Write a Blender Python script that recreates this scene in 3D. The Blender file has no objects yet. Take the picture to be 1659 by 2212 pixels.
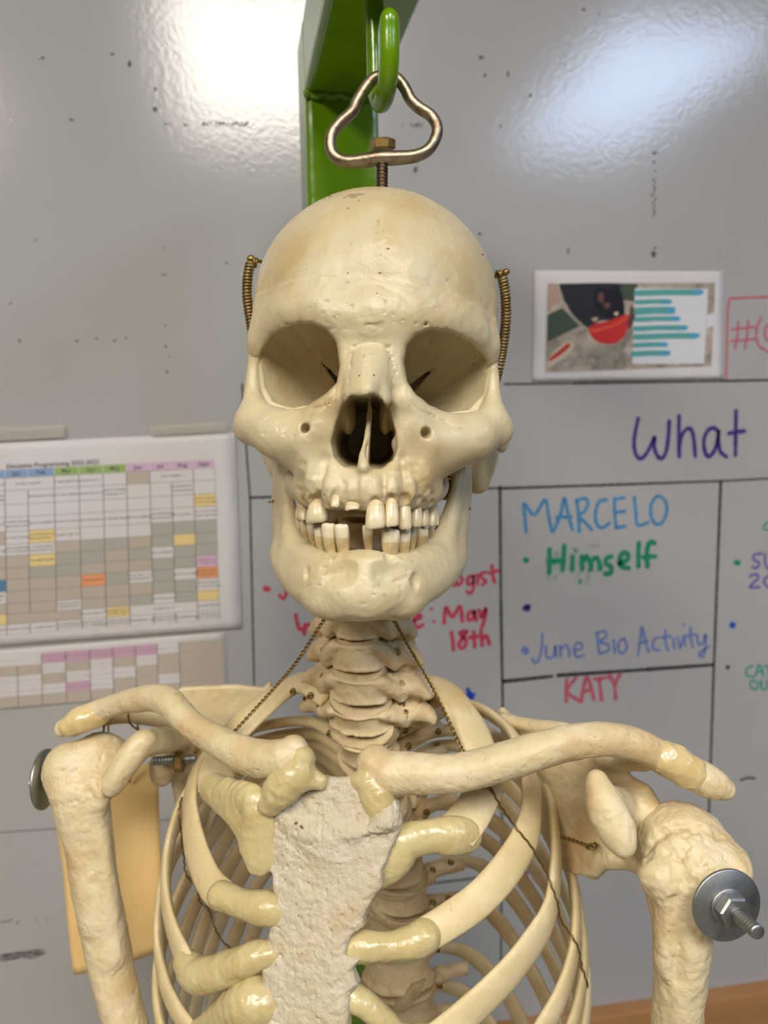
# Classroom skeleton hanging from a green stand in front of a whiteboard
import bpy, bmesh, math, random
import numpy as np
from mathutils import Vector, Matrix

scene = bpy.context.scene
COL = scene.collection
rnd = random.Random(7)

# ------------------------------------------------------------------ camera
FPX, CX, CY = 1700.0, 829.5, 1106.0           # focal length in pixels, image centre (1659 x 2212)
CAM_H = 1.45                                   # camera height, metres
def _n(v):
    v = np.array(v, float); return v / np.linalg.norm(v)
_down = _n((280.0, 13964.0, 1700.0))           # plumb direction seen in the camera frame (x right, y down, z ahead)
_hor = np.array((10170.0, -411.0, 1700.0)); _hor = _n(_hor - _down * np.dot(_hor, _down))   # along the wall, to the right
_into = np.cross(_hor, _down)                  # into the wall
W = np.array([_hor, _into, -_down])            # camera frame -> world: X along wall, Y into wall, Z up
ORG = np.array((0.0, 0.0, CAM_H))
def world(c):                                   # camera-frame millimetres -> world metres
    return np.asarray(c, float) @ W.T * 0.001 + ORG
def P(px, py, z):                               # a sight line at a measured distance (mm)
    return np.array(((px - CX) * z / FPX, (py - CY) * z / FPX, z), float)
def ray(px, py):
    return W @ np.array(((px - CX) / FPX, (py - CY) / FPX, 1.0))

cam_data = bpy.data.cameras.new('camera')
cam = bpy.data.objects.new('camera', cam_data); COL.objects.link(cam)
cam_data.sensor_fit = 'HORIZONTAL'; cam_data.sensor_width = 36.0
cam_data.lens = 36.0 * FPX / 1659.0
cam_data.clip_start = 0.02
R = Matrix(((W[0][0], -W[0][1], -W[0][2]), (W[1][0], -W[1][1], -W[1][2]), (W[2][0], -W[2][1], -W[2][2])))
cam.matrix_world = Matrix.Translation(ORG) @ R.to_4x4()
cam_data.dof.use_dof = True
cam_data.dof.focus_distance = 0.385
cam_data.dof.aperture_fstop = cam_data.lens / 3.2      # a phone lens: about 3 mm of aperture
scene.camera = cam

# ------------------------------------------------------------------ room measures, light, exposure
WALL_Y = 0.885                                  # the whiteboard's face
CEIL_Z = 2.75
scene.view_settings.view_transform = 'Standard'
scene.view_settings.look = 'None'
scene.view_settings.gamma = 1.0
scene.view_settings.use_curve_mapping = False
scene.view_settings.exposure = 0.0
world_ = bpy.data.worlds.new('room_air'); scene.world = world_
world_.use_nodes = True
world_.node_tree.nodes['Background'].inputs['Color'].default_value = (1.0, 0.93, 0.84, 1)
world_.node_tree.nodes['Background'].inputs['Strength'].default_value = 0.06
LAMP_WARM = ((1.0, 0.93, 0.83), 23.5)
LAMP_SIDE = ((1.0, 0.92, 0.81), 29.0)
LAMP_COOL = ((0.55, 0.71, 1.0), 15.0)

# ------------------------------------------------------------------ object helpers
def link(name, me, parent=None, mat=None, **props):
    """me has world coordinates; the object gets its origin at the mesh's centre."""
    o = bpy.data.objects.new(name, me); COL.objects.link(o)
    n = len(me.vertices)
    co = np.empty(n * 3, np.float32); me.vertices.foreach_get('co', co); co = co.reshape(-1, 3)
    c = (co.min(0) + co.max(0)) / 2
    me.vertices.foreach_set('co', (co - c).ravel()); me.update()
    o['_c'] = [float(x) for x in c]
    if parent is not None:
        o.parent = parent
        pc = Vector(parent['_c'])
        o.location = Vector(c.tolist()) - pc
    else:
        o.location = Vector(c.tolist())
    if mat is not None:
        for m in (mat if isinstance(mat, (list, tuple)) else [mat]): me.materials.append(m)
    for k, v in props.items(): o[k] = v
    return o
def empty(name, loc, label, category, group=None):
    o = bpy.data.objects.new(name, None); COL.objects.link(o)
    o.location = Vector([float(x) for x in loc]); o['_c'] = [float(x) for x in loc]
    o.empty_display_size = 0.05
    o['label'] = label; o['category'] = category
    if group: o['group'] = group
    return o
def mesh(name, verts, faces, smooth=True, mats=None):
    me = bpy.data.meshes.new(name)
    me.from_pydata([tuple(map(float, v)) for v in verts], [], faces)
    me.polygons.foreach_set('use_smooth', [smooth] * len(me.polygons))
    if mats is not None: me.polygons.foreach_set('material_index', mats)
    me.update()
    return me
def np_mesh(name, V, Q):
    me = bpy.data.meshes.new(name)
    me.vertices.add(len(V)); me.vertices.foreach_set('co', np.ascontiguousarray(V, np.float32).ravel())
    me.loops.add(Q.size); me.loops.foreach_set('vertex_index', np.ascontiguousarray(Q, np.int32).ravel())
    me.polygons.add(len(Q))
    me.polygons.foreach_set('loop_start', np.arange(0, Q.size, 4, dtype=np.int32))
    me.polygons.foreach_set('loop_total', np.full(len(Q), 4, np.int32))
    me.update(calc_edges=True); me.validate()
    me.polygons.foreach_set('use_smooth', np.ones(len(me.polygons), bool))
    return me

# ------------------------------------------------------------------ materials
def material(name, color, rough=0.5, metal=0.0, spec=0.5, coat=0.0):
    m = bpy.data.materials.new(name); m.use_nodes = True
    b = m.node_tree.nodes['Principled BSDF']
    b.inputs['Base Color'].default_value = (*color, 1); b.inputs['Roughness'].default_value = rough
    b.inputs['Metallic'].default_value = metal; b.inputs['Specular IOR Level'].default_value = spec
    b.inputs['Coat Weight'].default_value = coat; b.inputs['Coat Roughness'].default_value = 0.15
    return m
def srgb(r, g, b):
    f = lambda c: (c / 255 / 12.92) if c / 255 <= 0.04045 else ((c / 255 + 0.055) / 1.055) ** 2.4
    return (f(r), f(g), f(b))
def mottled(name, base, stains, rough=0.5, bump=((900, 0.15),), spec=0.4, coat=0.0, metal=0.0, sss=0.0):
    """base colour with layers of procedural stains: (colour, scale, low, high, amount)."""
    m = material(name, base, rough, metal, spec, coat)
    nt = m.node_tree; N = nt.nodes; L = nt.links; b = N['Principled BSDF']
    tc = N.new('ShaderNodeTexCoord')
    prev = N.new('ShaderNodeRGB'); prev.outputs[0].default_value = (*base, 1); col = prev.outputs[0]
    for i, (c, sc, lo, hi, amt) in enumerate(stains):
        mp = N.new('ShaderNodeMapping'); mp.inputs['Location'].default_value = (i * 3.7, i * 1.3, i * 5.1)
        L.new(tc.outputs['Object'], mp.inputs['Vector'])
        t = N.new('ShaderNodeTexNoise'); t.inputs['Scale'].default_value = sc
        t.inputs['Detail'].default_value = 5; t.inputs['Roughness'].default_value = 0.6
        L.new(mp.outputs[0], t.inputs['Vector'])
        r = N.new('ShaderNodeMapRange'); r.inputs['From Min'].default_value = lo; r.inputs['From Max'].default_value = hi
        r.inputs['To Max'].default_value = amt
        L.new(t.outputs['Fac'], r.inputs['Value'])
        mx = N.new('ShaderNodeMix'); mx.data_type = 'RGBA'
        L.new(r.outputs[0], mx.inputs['Factor']); L.new(col, mx.inputs['A']); mx.inputs['B'].default_value = (*c, 1)
        col = mx.outputs['Result']
    L.new(col, b.inputs['Base Color'])
    nrm = None
    for sc, st in bump:
        t = N.new('ShaderNodeTexNoise'); t.inputs['Scale'].default_value = sc; t.inputs['Detail'].default_value = 4
        L.new(tc.outputs['Object'], t.inputs['Vector'])
        bp = N.new('ShaderNodeBump'); bp.inputs['Strength'].default_value = st
        bp.inputs['Distance'].default_value = 0.6 / sc
        L.new(t.outputs['Fac'], bp.inputs['Height'])
        if nrm is not None: L.new(nrm, bp.inputs['Normal'])
        nrm = bp.outputs[0]
    if nrm is not None: L.new(nrm, b.inputs['Normal'])
    if sss:
        b.inputs['Subsurface Weight'].default_value = sss
        b.inputs['Subsurface Radius'].default_value = (1.0, 0.6, 0.3); b.inputs['Subsurface Scale'].default_value = 0.003
    return m
BROWN = srgb(150, 105, 60)
M_SKULL = mottled('skull_bone', srgb(199, 186, 149), [(srgb(182, 154, 104), 24, .46, .70, .7), (srgb(212, 200, 166), 35, .52, .7, .6),
                  (srgb(118, 90, 56), 170, .64, .73, .5)], .38, ((700, .16), (120, .12)), .5)
M_BONE = mottled('bone', srgb(209, 193, 153), [(srgb(190, 150, 96), 28, .48, .70, .65), (srgb(234, 218, 186), 45, .50, .7, .6),
                 (srgb(120, 80, 48), 210, .64, .74, .45)], .42, ((600, .25), (160, .25)), .45)
M_RIB = mottled('rib_bone', srgb(208, 190, 146), [(srgb(192, 154, 98), 24, .48, .70, .6), (srgb(232, 216, 180), 60, .50, .7, .5),
                (srgb(130, 90, 55), 240, .66, .76, .4)], .45, ((700, .2), (220, .2)), .4)
M_VERT = mottled('vertebra_bone', srgb(208, 188, 148), [(srgb(176, 138, 90), 40, .46, .68, .6), (srgb(222, 204, 170), 70, .50, .7, .5),
                 (srgb(110, 76, 46), 260, .64, .76, .5)], .5, ((650, .3), (200, .3)), .35)
M_STERN = mottled('sternum_bone', srgb(192, 182, 156), [(srgb(184, 154, 116), 38, .50, .70, .6), (srgb(214, 204, 184), 90, .50, .68, .6),
                  (srgb(110, 80, 55), 330, .66, .73, .75)], .62, ((700, .5), (300, .35)), .3)
M_CART = mottled('costal_cartilage', srgb(198, 182, 132), [(srgb(180, 154, 96), 40, .48, .70, .55), (srgb(214, 204, 162), 60, .5, .7, .5)],
                 .28, ((300, .18), (90, .2)), .55, .25)
M_TOOTH = mottled('tooth_enamel', srgb(212, 198, 162), [(srgb(190, 150, 96), 130, .50, .72, .6), (srgb(240, 232, 208), 90, .5, .7, .5)],
                  .25, ((300, .1),), .5)
M_BRASS = mottled('aged_brass', srgb(160, 134, 78), [(srgb(96, 74, 40), 250, .45, .7, .7)], .36, (), .5, 0, .8)
M_BRONZE = mottled('dark_bronze_wire', srgb(138, 112, 66), [(srgb(84, 64, 36), 250, .45, .7, .6)], .4, (), .5, 0, .65)
M_NICKEL = mottled('worn_nickel', srgb(168, 154, 132), [(srgb(110, 92, 70), 160, .48, .70, .8)], .42, ((500, .25),), .5, 0, 1.0)
M_ROD = mottled('rusty_rod', srgb(112, 92, 76), [(srgb(64, 44, 34), 400, .45, .65, .8)], .4, (), .5, 0, 1.0)
M_STEEL = mottled('zinc_steel', srgb(168, 171, 169), [(srgb(118, 120, 120), 120, .48, .7, .6)], .46, (), .5, 0, 1.0)
M_GREEN = mottled('green_gloss_paint', srgb(102, 146, 0), [(srgb(86, 128, 0), 30, .5, .7, .5)], .22, ((60, .08),), .55, .3)
# ------------------------------------------------------------------ sculpting in a distance field (camera frame, millimetres)
class Vol:
    def __init__(s, lo, hi, h):
        s.h = h; s.lo = np.array(lo, float)
        n = np.ceil((np.array(hi, float) - s.lo) / h).astype(int) + 1
        s.ax = [(s.lo[i] + np.arange(n[i]) * h).astype(np.float32) for i in range(3)]
        s.f = np.full(n, 12.0, np.float32)
    def _box(s, lo, hi):
        sl = []
        for i in range(3):
            a = int(max(0, math.floor((lo[i] - s.lo[i]) / s.h))); b = int(min(len(s.ax[i]), math.ceil((hi[i] - s.lo[i]) / s.h) + 1))
            sl.append(slice(a, max(a, b)))
        X = s.ax[0][sl[0]][:, None, None]; Y = s.ax[1][sl[1]][None, :, None]; Z = s.ax[2][sl[2]][None, None, :]
        return tuple(sl), X, Y, Z
    def _mix(s, sl, d, k, op):
        a = s.f[sl]
        if a.size == 0: return
        if op == '-': d = -d; e = -a; dd = -d     # smooth max(a, -d)
        if op == '+':
            if k > 0:
                h = np.maximum(k - np.abs(a - d), 0) / k; s.f[sl] = np.minimum(a, d) - h * h * k * .25
            else: s.f[sl] = np.minimum(a, d)
        else:
            if k > 0:
                h = np.maximum(k - np.abs(a - d), 0) / k; s.f[sl] = np.maximum(a, d) + h * h * k * .25
            else: s.f[sl] = np.maximum(a, d)
    def cone(s, p, q, r1, r2=None, k=3.0, op='+', flat=None):
        """tapered capsule; flat=(normal, factor) makes it thinner along the normal."""
        p = np.array(p, float); q = np.array(q, float); r2 = r1 if r2 is None else r2
        m = max(r1, r2) + k + 3
        sl, X, Y, Z = s._box(np.minimum(p, q) - m, np.maximum(p, q) + m)
        d = q - p; dd = max(float(d @ d), 1e-9)
        x = X - np.float32(p[0]); y = Y - np.float32(p[1]); z = Z - np.float32(p[2])
        t = np.clip((x * d[0] + y * d[1] + z * d[2]) / dd, 0, 1).astype(np.float32)
        x = x - t * np.float32(d[0]); y = y - t * np.float32(d[1]); z = z - t * np.float32(d[2])
        if flat is not None:
            n = _n(flat[0]); g = np.float32(flat[1] - 1)
            w = (x * n[0] + y * n[1] + z * n[2]) * g
            x = x + w * n[0]; y = y + w * n[1]; z = z + w * n[2]
        dist = np.sqrt(x * x + y * y + z * z) - (r1 + (r2 - r1) * t)
        if flat is not None: dist = dist * np.float32(2.0 / (1 + flat[1]))
        s._mix(sl, dist.astype(np.float32), k, op)
    def chain(s, pts, k=3.0, op='+', flat=None, sub=5):
        """pts: (point, radius) ... one smooth bar through them, blended into the field once."""
        rows = np.array([tuple(p) + (r,) for p, r in pts], float)
        rows = spline(rows, (len(rows) - 1) * sub + 1) if len(rows) > 2 else rows
        r_ = np.maximum(rows[:, 3], .2); m = r_.max() + k + 3
        sl, X, Y, Z = s._box(rows[:, :3].min(0) - m, rows[:, :3].max(0) + m)
        best = None
        for i in range(len(rows) - 1):
            p = rows[i, :3]; d = rows[i + 1, :3] - p; dd = max(float(d @ d), 1e-9)
            x = X - np.float32(p[0]); y = Y - np.float32(p[1]); z = Z - np.float32(p[2])
            t = np.clip((x * d[0] + y * d[1] + z * d[2]) / dd, 0, 1).astype(np.float32)
            x = x - t * np.float32(d[0]); y = y - t * np.float32(d[1]); z = z - t * np.float32(d[2])
            if flat is not None:
                n = _n(flat[0]); w = (x * n[0] + y * n[1] + z * n[2]) * np.float32(flat[1] - 1)
                x = x + w * n[0]; y = y + w * n[1]; z = z + w * n[2]
            q = np.sqrt(x * x + y * y + z * z) - (r_[i] + (r_[i + 1] - r_[i]) * t)
            best = q if best is None else np.minimum(best, q)
        if flat is not None: best = best * np.float32(2.0 / (1 + flat[1]))
        s._mix(sl, best.astype(np.float32), k, op)
    def ell(s, c, r, k=3.0, op='+', rot=None):
        c = np.array(c, float); r = np.array(r, float)
        m = r.max() + k + 3 if rot is not None else r + k + 3
        sl, X, Y, Z = s._box(c - m, c + m)
        x = X - np.float32(c[0]); y = Y - np.float32(c[1]); z = Z - np.float32(c[2])
        if rot is not None:
            M = np.array(rot); x, y, z = [(M[i][0] * x + M[i][1] * y + M[i][2] * z) for i in range(3)]
        x = x / r[0]; y = y / r[1]; z = z / r[2]
        k0 = np.sqrt(x * x + y * y + z * z)
        k1 = np.sqrt((x / r[0]) ** 2 + (y / r[1]) ** 2 + (z / r[2]) ** 2)
        s._mix(sl, (k0 * (k0 - 1) / np.maximum(k1, 1e-6)).astype(np.float32), k, op)
    def loft(s, rim, z0, apex, prof, k=1.5, op='-', front=12.0):
        """a pit whose mouth is the outline rim (xy at depth z0), narrowing towards apex (x,y,z); prof(t) = scale."""
        rim = np.array(rim, float); c0 = rim.mean(0); ap = np.array(apex, float)
        lo = np.r_[np.minimum(rim.min(0), ap[:2]) - 8, z0 - front]; hi = np.r_[np.maximum(rim.max(0), ap[:2]) + 8, ap[2] + 3]
        sl, X, Y, Z = s._box(lo, hi)
        t = (Z - z0) / (ap[2] - z0)
        sc = np.maximum(prof(np.clip(t, -1, 1)), 0.02).astype(np.float32)
        w = np.minimum(Z / z0, 1)                # in front of the mouth it opens along the lines of sight into it
        cx = c0[0] * w + (ap[0] - c0[0]) * np.clip(t, 0, 1); cy = c0[1] * w + (ap[1] - c0[1]) * np.clip(t, 0, 1)
        sc = np.where(t < 0, w, sc).astype(np.float32)
        qx = (X - cx) / sc + c0[0]; qy = (Y - cy) / sc + c0[1]
        d = poly_sd(qx, qy, rim) * sc
        d = np.maximum(d, (Z - ap[2]))
        s._mix(sl, d.astype(np.float32), k, op)
    def slab(s, outline, origin, U, V, thick, k=2.0, op='+', bend=None, pad=6):
        """outline (in mm along U, V from origin) given a thickness along U x V."""
        outline = np.array(outline, float); U = _n(U); V = _n(V); Nn = np.cross(U, V); o = np.array(origin, float)
        c = np.array([o + a * U + b * V for a, b in outline])
        m = thick + k + pad
        sl, X, Y, Z = s._box(c.min(0) - m, c.max(0) + m)
        x = X - o[0]; y = Y - o[1]; z = Z - o[2]
        a = x * U[0] + y * U[1] + z * U[2]; b = x * V[0] + y * V[1] + z * V[2]; n = x * Nn[0] + y * Nn[1] + z * Nn[2]
        if bend is not None: n = n - bend(a, b)
        d2 = poly_sd(a, b, outline); r = min(thick * .8, 3.0)
        u = np.maximum(d2 + r, 0); v = np.maximum(np.abs(n) - thick + r, 0)
        d = np.sqrt(u * u + v * v) + np.minimum(np.maximum(d2 + r, np.abs(n) - thick + r), 0) - r
        s._mix(sl, d.astype(np.float32), k, op)
    def noise(s, amp, scale, seed=0, where=None):
        idx = np.nonzero(np.abs(s.f) < amp * 2 + 2 * s.h)
        if len(idx[0]) == 0: return
        pts = [s.ax[i][idx[i]] for i in range(3)]
        s.f[idx] += (amp * vnoise(*pts, scale, seed)).astype(np.float32)
    def surf(s, px, py, z0=None):
        """depth at which the sight line through a picture point meets the shape so far."""
        z = np.arange(s.ax[2][0] if z0 is None else z0, s.ax[2][-1], s.h * .5)
        q = [np.clip(np.round((c - s.lo[i]) / s.h).astype(int), 0, len(s.ax[i]) - 1) for i, c in enumerate(((px - CX) * z / FPX, (py - CY) * z / FPX, z))]
        hit = np.nonzero(s.f[q[0], q[1], q[2]] < 0)[0]
        return None if len(hit) == 0 else float(z[hit[0]])
    def groove(s, pts, r, k=1.0, op='-', sink=0.0, z0=None):
        """a seam (or a ridge) lying along the surface through picture points; r may taper."""
        pts = spline(np.array(pts, float), max(len(pts) * 4, 6)) if len(pts) > 2 else np.array(pts, float)
        rr = np.interp(np.linspace(0, 1, len(pts)), np.linspace(0, 1, len(r)), r) if hasattr(r, '__len__') else [r] * len(pts)
        rows = []
        for (x, y), q in zip(pts, rr):
            z = s.surf(x, y, z0)
            if z is not None: rows.append((P(x, y, z + sink), q))
        if len(rows) > 1: s.chain(rows, k, op, sub=1)
    def dimple(s, px, py, r, depth, k=1.5, op='-'):
        z = s.surf(px, py)
        R_ = max(depth, min(r) * .8)             # a rounded bowl whose lowest point lies 'depth' below the skin
        if z is not None: s.ell(P(px, py, z - (R_ - depth)), (r[0], r[1], R_), k, op)
    def pits(s, amp, scale, seed=0, thr=.25, centre=None, rad=None):
        """sparse dents and pores, optionally only near one place."""
        idx = np.nonzero(np.abs(s.f) < amp + 2 * s.h)
        if len(idx[0]) == 0: return
        p = [s.ax[i][idx[i]] for i in range(3)]
        w = amp * np.maximum(vnoise(*p, scale, seed) - thr, 0) / (1 - thr)
        if centre is not None:
            d = sum((p[i] - centre[i]) ** 2 for i in range(3)); w = w * np.exp(-d / rad ** 2)
        s.f[idx] += w.astype(np.float32)
    def build(s, name, parent, mat, smooth=2, **props):
        V, Q = surface_nets(s.f, s.lo, s.h)
        V = relax(V, Q, smooth)
        return link(name, np_mesh(name, world(V), Q), parent, mat, **props)
def poly_sd(x, y, poly):
    """signed distance to a closed polygon (numpy, broadcast)."""
    x, y = np.broadcast_arrays(x, y)
    x = x.astype(np.float32); y = y.astype(np.float32)
    d = np.full(x.shape, 1e9, np.float32); sgn = np.ones(x.shape, np.float32)
    n = len(poly)
    for i in range(n):
        ax, ay = poly[i]; bx, by = poly[i - 1]
        ex, ey = bx - ax, by - ay; wx, wy = x - ax, y - ay
        t = np.clip((wx * ex + wy * ey) / max(ex * ex + ey * ey, 1e-9), 0, 1)
        px, py = wx - ex * t, wy - ey * t
        d = np.minimum(d, px * px + py * py)
        c1 = y >= ay; c2 = y < by; c3 = ex * wy > ey * wx
        flip = (c1 & c2 & c3) | (~c1 & ~c2 & ~c3)
        sgn = np.where(flip, -sgn, sgn)
    return sgn * np.sqrt(d)
def vnoise(x, y, z, scale, seed):
    rs = np.random.RandomState(seed); T = rs.rand(32, 32, 32).astype(np.float32) * 2 - 1
    def one(x, y, z):
        i = [np.floor(v).astype(int) for v in (x, y, z)]; f = [v - np.floor(v) for v in (x, y, z)]
        f = [v * v * (3 - 2 * v) for v in f]; i0 = [v % 32 for v in i]; i1 = [(v + 1) % 32 for v in i]
        g = lambda a, b, c: T[a, b, c]
        l = lambda a, b, t: a + (b - a) * t
        return l(l(l(g(i0[0], i0[1], i0[2]), g(i1[0], i0[1], i0[2]), f[0]), l(g(i0[0], i1[1], i0[2]), g(i1[0], i1[1], i0[2]), f[0]), f[1]),
                 l(l(g(i0[0], i0[1], i1[2]), g(i1[0], i0[1], i1[2]), f[0]), l(g(i0[0], i1[1], i1[2]), g(i1[0], i1[1], i1[2]), f[0]), f[1]), f[2])
    return one(x / scale, y / scale, z / scale) * .7 + one(x / scale * 2.1 + 5, y / scale * 2.1, z / scale * 2.1 + 9) * .35
def surface_nets(f, lo, h):
    f = np.pad(f, 1, constant_values=9.0); lo = np.array(lo) - h
    s = f < 0
    n = np.array(f.shape)
    cnt = np.zeros(n - 1, np.uint8)
    for dx in (0, 1):
        for dy in (0, 1):
            for dz in (0, 1): cnt += s[dx:n[0] - 1 + dx, dy:n[1] - 1 + dy, dz:n[2] - 1 + dz]
    act = (cnt > 0) & (cnt < 8)
    I = np.argwhere(act)
    idx = np.full(n - 1, -1, np.int32); idx[act] = np.arange(len(I))
    acc = np.zeros((len(I), 3)); num = np.zeros(len(I))
    C = [(a, b, c) for a in (0, 1) for b in (0, 1) for c in (0, 1)]
    val = {c: f[I[:, 0] + c[0], I[:, 1] + c[1], I[:, 2] + c[2]].astype(float) for c in C}
    for c in C:
        for ax in range(3):
            if c[ax] == 0:
                e = list(c); e[ax] = 1; e = tuple(e)
                a, b = val[c], val[e]; m = (a < 0) != (b < 0)
                t = np.where(m, a / np.where(m, a - b, 1), 0)
                q = np.array(c, float)[None, :].repeat(len(I), 0); q[:, ax] += t
                acc[m] += q[m]; num[m] += 1
    V = (I + acc / num[:, None]) * h + lo
    quads = []
    for ax in range(3):
        u, v = (ax + 1) % 3, (ax + 2) % 3
        a = [slice(0, None)] * 3; b = [slice(0, None)] * 3
        a[ax] = slice(0, n[ax] - 1); b[ax] = slice(1, None)
        sa, sb = s[tuple(a)], s[tuple(b)]
        E = np.argwhere(sa != sb)
        E = E[(E[:, u] > 0) & (E[:, v] > 0) & (E[:, u] < n[u] - 1) & (E[:, v] < n[v] - 1)]
        flip = sb[E[:, 0], E[:, 1], E[:, 2]]
        def cell(du, dv):
            k = E.copy(); k[:, u] -= du; k[:, v] -= dv
            return idx[k[:, 0], k[:, 1], k[:, 2]]
        q = np.stack([cell(1, 1), cell(0, 1), cell(0, 0), cell(1, 0)], 1)
        q[flip] = q[flip][:, ::-1]
        quads.append(q)
    return V, np.concatenate(quads)
def relax(V, Q, it):
    if it <= 0: return V
    e = np.concatenate([Q[:, [0, 1]], Q[:, [1, 2]], Q[:, [2, 3]], Q[:, [3, 0]]])
    e = np.concatenate([e, e[:, ::-1]]); deg = np.bincount(e[:, 0], minlength=len(V)).astype(float)
    for k in range(it * 2):
        m = np.stack([np.bincount(e[:, 0], V[e[:, 1], i], len(V)) for i in range(3)], 1) / np.maximum(deg, 1)[:, None]
        V = V + (m - V) * (0.55 if k % 2 == 0 else -0.50)
    return V
def rxyz(ax, ay, az):
    return np.array((Matrix.Rotation(math.radians(ax), 3, 'X') @ Matrix.Rotation(math.radians(ay), 3, 'Y') @ Matrix.Rotation(math.radians(az), 3, 'Z')))
def spline(pts, n):
    """Catmull-Rom through the rows of pts, n samples."""
    p = np.array(pts, float); m = len(p)
    if m == 2: return p[0] + (p[1] - p[0]) * np.linspace(0, 1, n)[:, None]
    q = np.vstack([2 * p[0] - p[1], p, 2 * p[-1] - p[-2]])
    L = np.r_[0, np.cumsum(np.linalg.norm(np.diff(p[:, :3], axis=0), axis=1))] if p.shape[1] >= 3 else np.r_[0, np.cumsum(np.linalg.norm(np.diff(p, axis=0), axis=1))]
    out = []
    for s in np.linspace(0, L[-1], n):
        i = min(int(np.searchsorted(L, s, 'right')) - 1, m - 2); t = (s - L[i]) / max(L[i + 1] - L[i], 1e-9)
        a, b, c, d = q[i], q[i + 1], q[i + 2], q[i + 3]
        out.append(.5 * (2 * b + (c - a) * t + (2 * a - 5 * b + 4 * c - d) * t * t + (3 * b - a - 3 * c + d) * t ** 3))
    return np.array(out)
def tube(name, pts, rad, parent, mat, seg=10, n=None, closed=False, section=None, **props):
    """round (or sectioned) bar through camera-frame points. section(i, T) -> (a, b, A, B): half sizes and axes."""
    p = spline(pts, n) if n else np.array(pts, float)
    m = len(p)
    if np.isscalar(rad): rad = np.full(m, rad)
    else: rad = np.interp(np.linspace(0, 1, m), np.linspace(0, 1, len(rad)), rad)
    T = np.gradient(p, axis=0)
    if closed: T = np.roll(p, -1, 0) - np.roll(p, 1, 0)
    T /= np.maximum(np.linalg.norm(T, axis=1), 1e-9)[:, None]
    a = np.cross(T[0], (0.3, 0.5, 0.8)); a /= np.linalg.norm(a)
    V = []; F = []
    for i in range(m):
        if section is None:
            a = a - T[i] * (a @ T[i]); a /= np.linalg.norm(a); b = np.cross(T[i], a); ra = rb = rad[i]; A, B = a, b
        else: ra, rb, A, B = section(i, T[i])
        for j in range(seg):
            w = 2 * math.pi * j / seg
            V.append(p[i] + A * ra * math.cos(w) + B * rb * math.sin(w))
    for i in range(m if closed else m - 1):
        for j in range(seg):
            k = (j + 1) % seg; i2 = (i + 1) % m
            F.append((i * seg + j, i * seg + k, i2 * seg + k, i2 * seg + j))
    if not closed:
        F.append(tuple(range(seg - 1, -1, -1))); F.append(tuple((m - 1) * seg + j for j in range(seg)))
    return link(name, mesh(name, world(V), F), parent, mat, **props)
# ------------------------------------------------------------------ the room
def box_vf(lo, hi):
    x0, y0, z0 = lo; x1, y1, z1 = hi
    V = [(x, y, z) for x in (x0, x1) for y in (y0, y1) for z in (z0, z1)]
    F = [(0, 1, 3, 2), (4, 6, 7, 5), (0, 4, 5, 1), (2, 3, 7, 6), (0, 2, 6, 4), (1, 5, 7, 3)]
    return V, F
def quad_box(name, lo, hi, mat, parent=None, **props):
    V, F = box_vf(lo, hi)
    return link(name, mesh(name, V, F, False), parent, mat, **props)
def on_wall(px, py, off=0.0):
    d = ray(px, py); return ORG + d * ((WALL_Y - off) / d[1])
def add_bevel(o, w, seg=2):
    m = o.modifiers.new('bevel', 'BEVEL'); m.width = w; m.segments = seg; m.limit_method = 'ANGLE'
    return o
M_WALL = mottled('whiteboard_enamel', srgb(176, 175, 175), [(srgb(168, 167, 167), 3, .45, .7, .5)], .135, ((230, .055),), .6)
M_PLAIN = material('painted_plaster', srgb(205, 200, 190), .8)
M_FLOOR = material('vinyl_floor', srgb(118, 108, 98), .5)
WALL_B = WALL_Y + .014
quad_box('floor', (-2.6, -2.8, -.05), (2.6, WALL_B + .1, 0), M_FLOOR, kind='structure')
quad_box('ceiling', (-2.6, -2.8, CEIL_Z), (2.6, WALL_B + .1, CEIL_Z + .05), M_PLAIN, kind='structure')
quad_box('wall_back', (-2.6, WALL_B, 0), (2.6, WALL_B + .1, CEIL_Z), M_PLAIN, kind='structure')

# whiteboard: enamel panel, seam, wooden rail below
RAIL_TOP = float(np.mean([on_wall(1180, 2190)[2], on_wall(1400, 2158)[2], on_wall(1640, 2118)[2]]))
BOARD = empty('whiteboard', (0, WALL_Y, RAIL_TOP), 'large grey-white whiteboard with coloured handwriting covering the wall behind the skeleton', 'whiteboard')
quad_box('board_panel', (-2.4, WALL_Y, RAIL_TOP), (2.4, WALL_B - .001, 2.35), M_WALL, BOARD)
M_WOOD = mottled('varnished_oak', srgb(176, 126, 78), [(srgb(140, 92, 50), 14, .45, .65, .7), (srgb(196, 150, 100), 60, .5, .7, .5)], .4, ((200, .15),), .5)
_nt = M_WOOD.node_tree
for n in _nt.nodes:
    if n.type == 'MAPPING': n.inputs['Scale'].default_value = (.25, 1, 2.2)
RAIL = quad_box('trim_1', (-2.4, WALL_Y - .020, RAIL_TOP - .11), (2.4, WALL_B - .001, RAIL_TOP - .0005), M_WOOD, kind='structure')
add_bevel(RAIL, .003)

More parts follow.
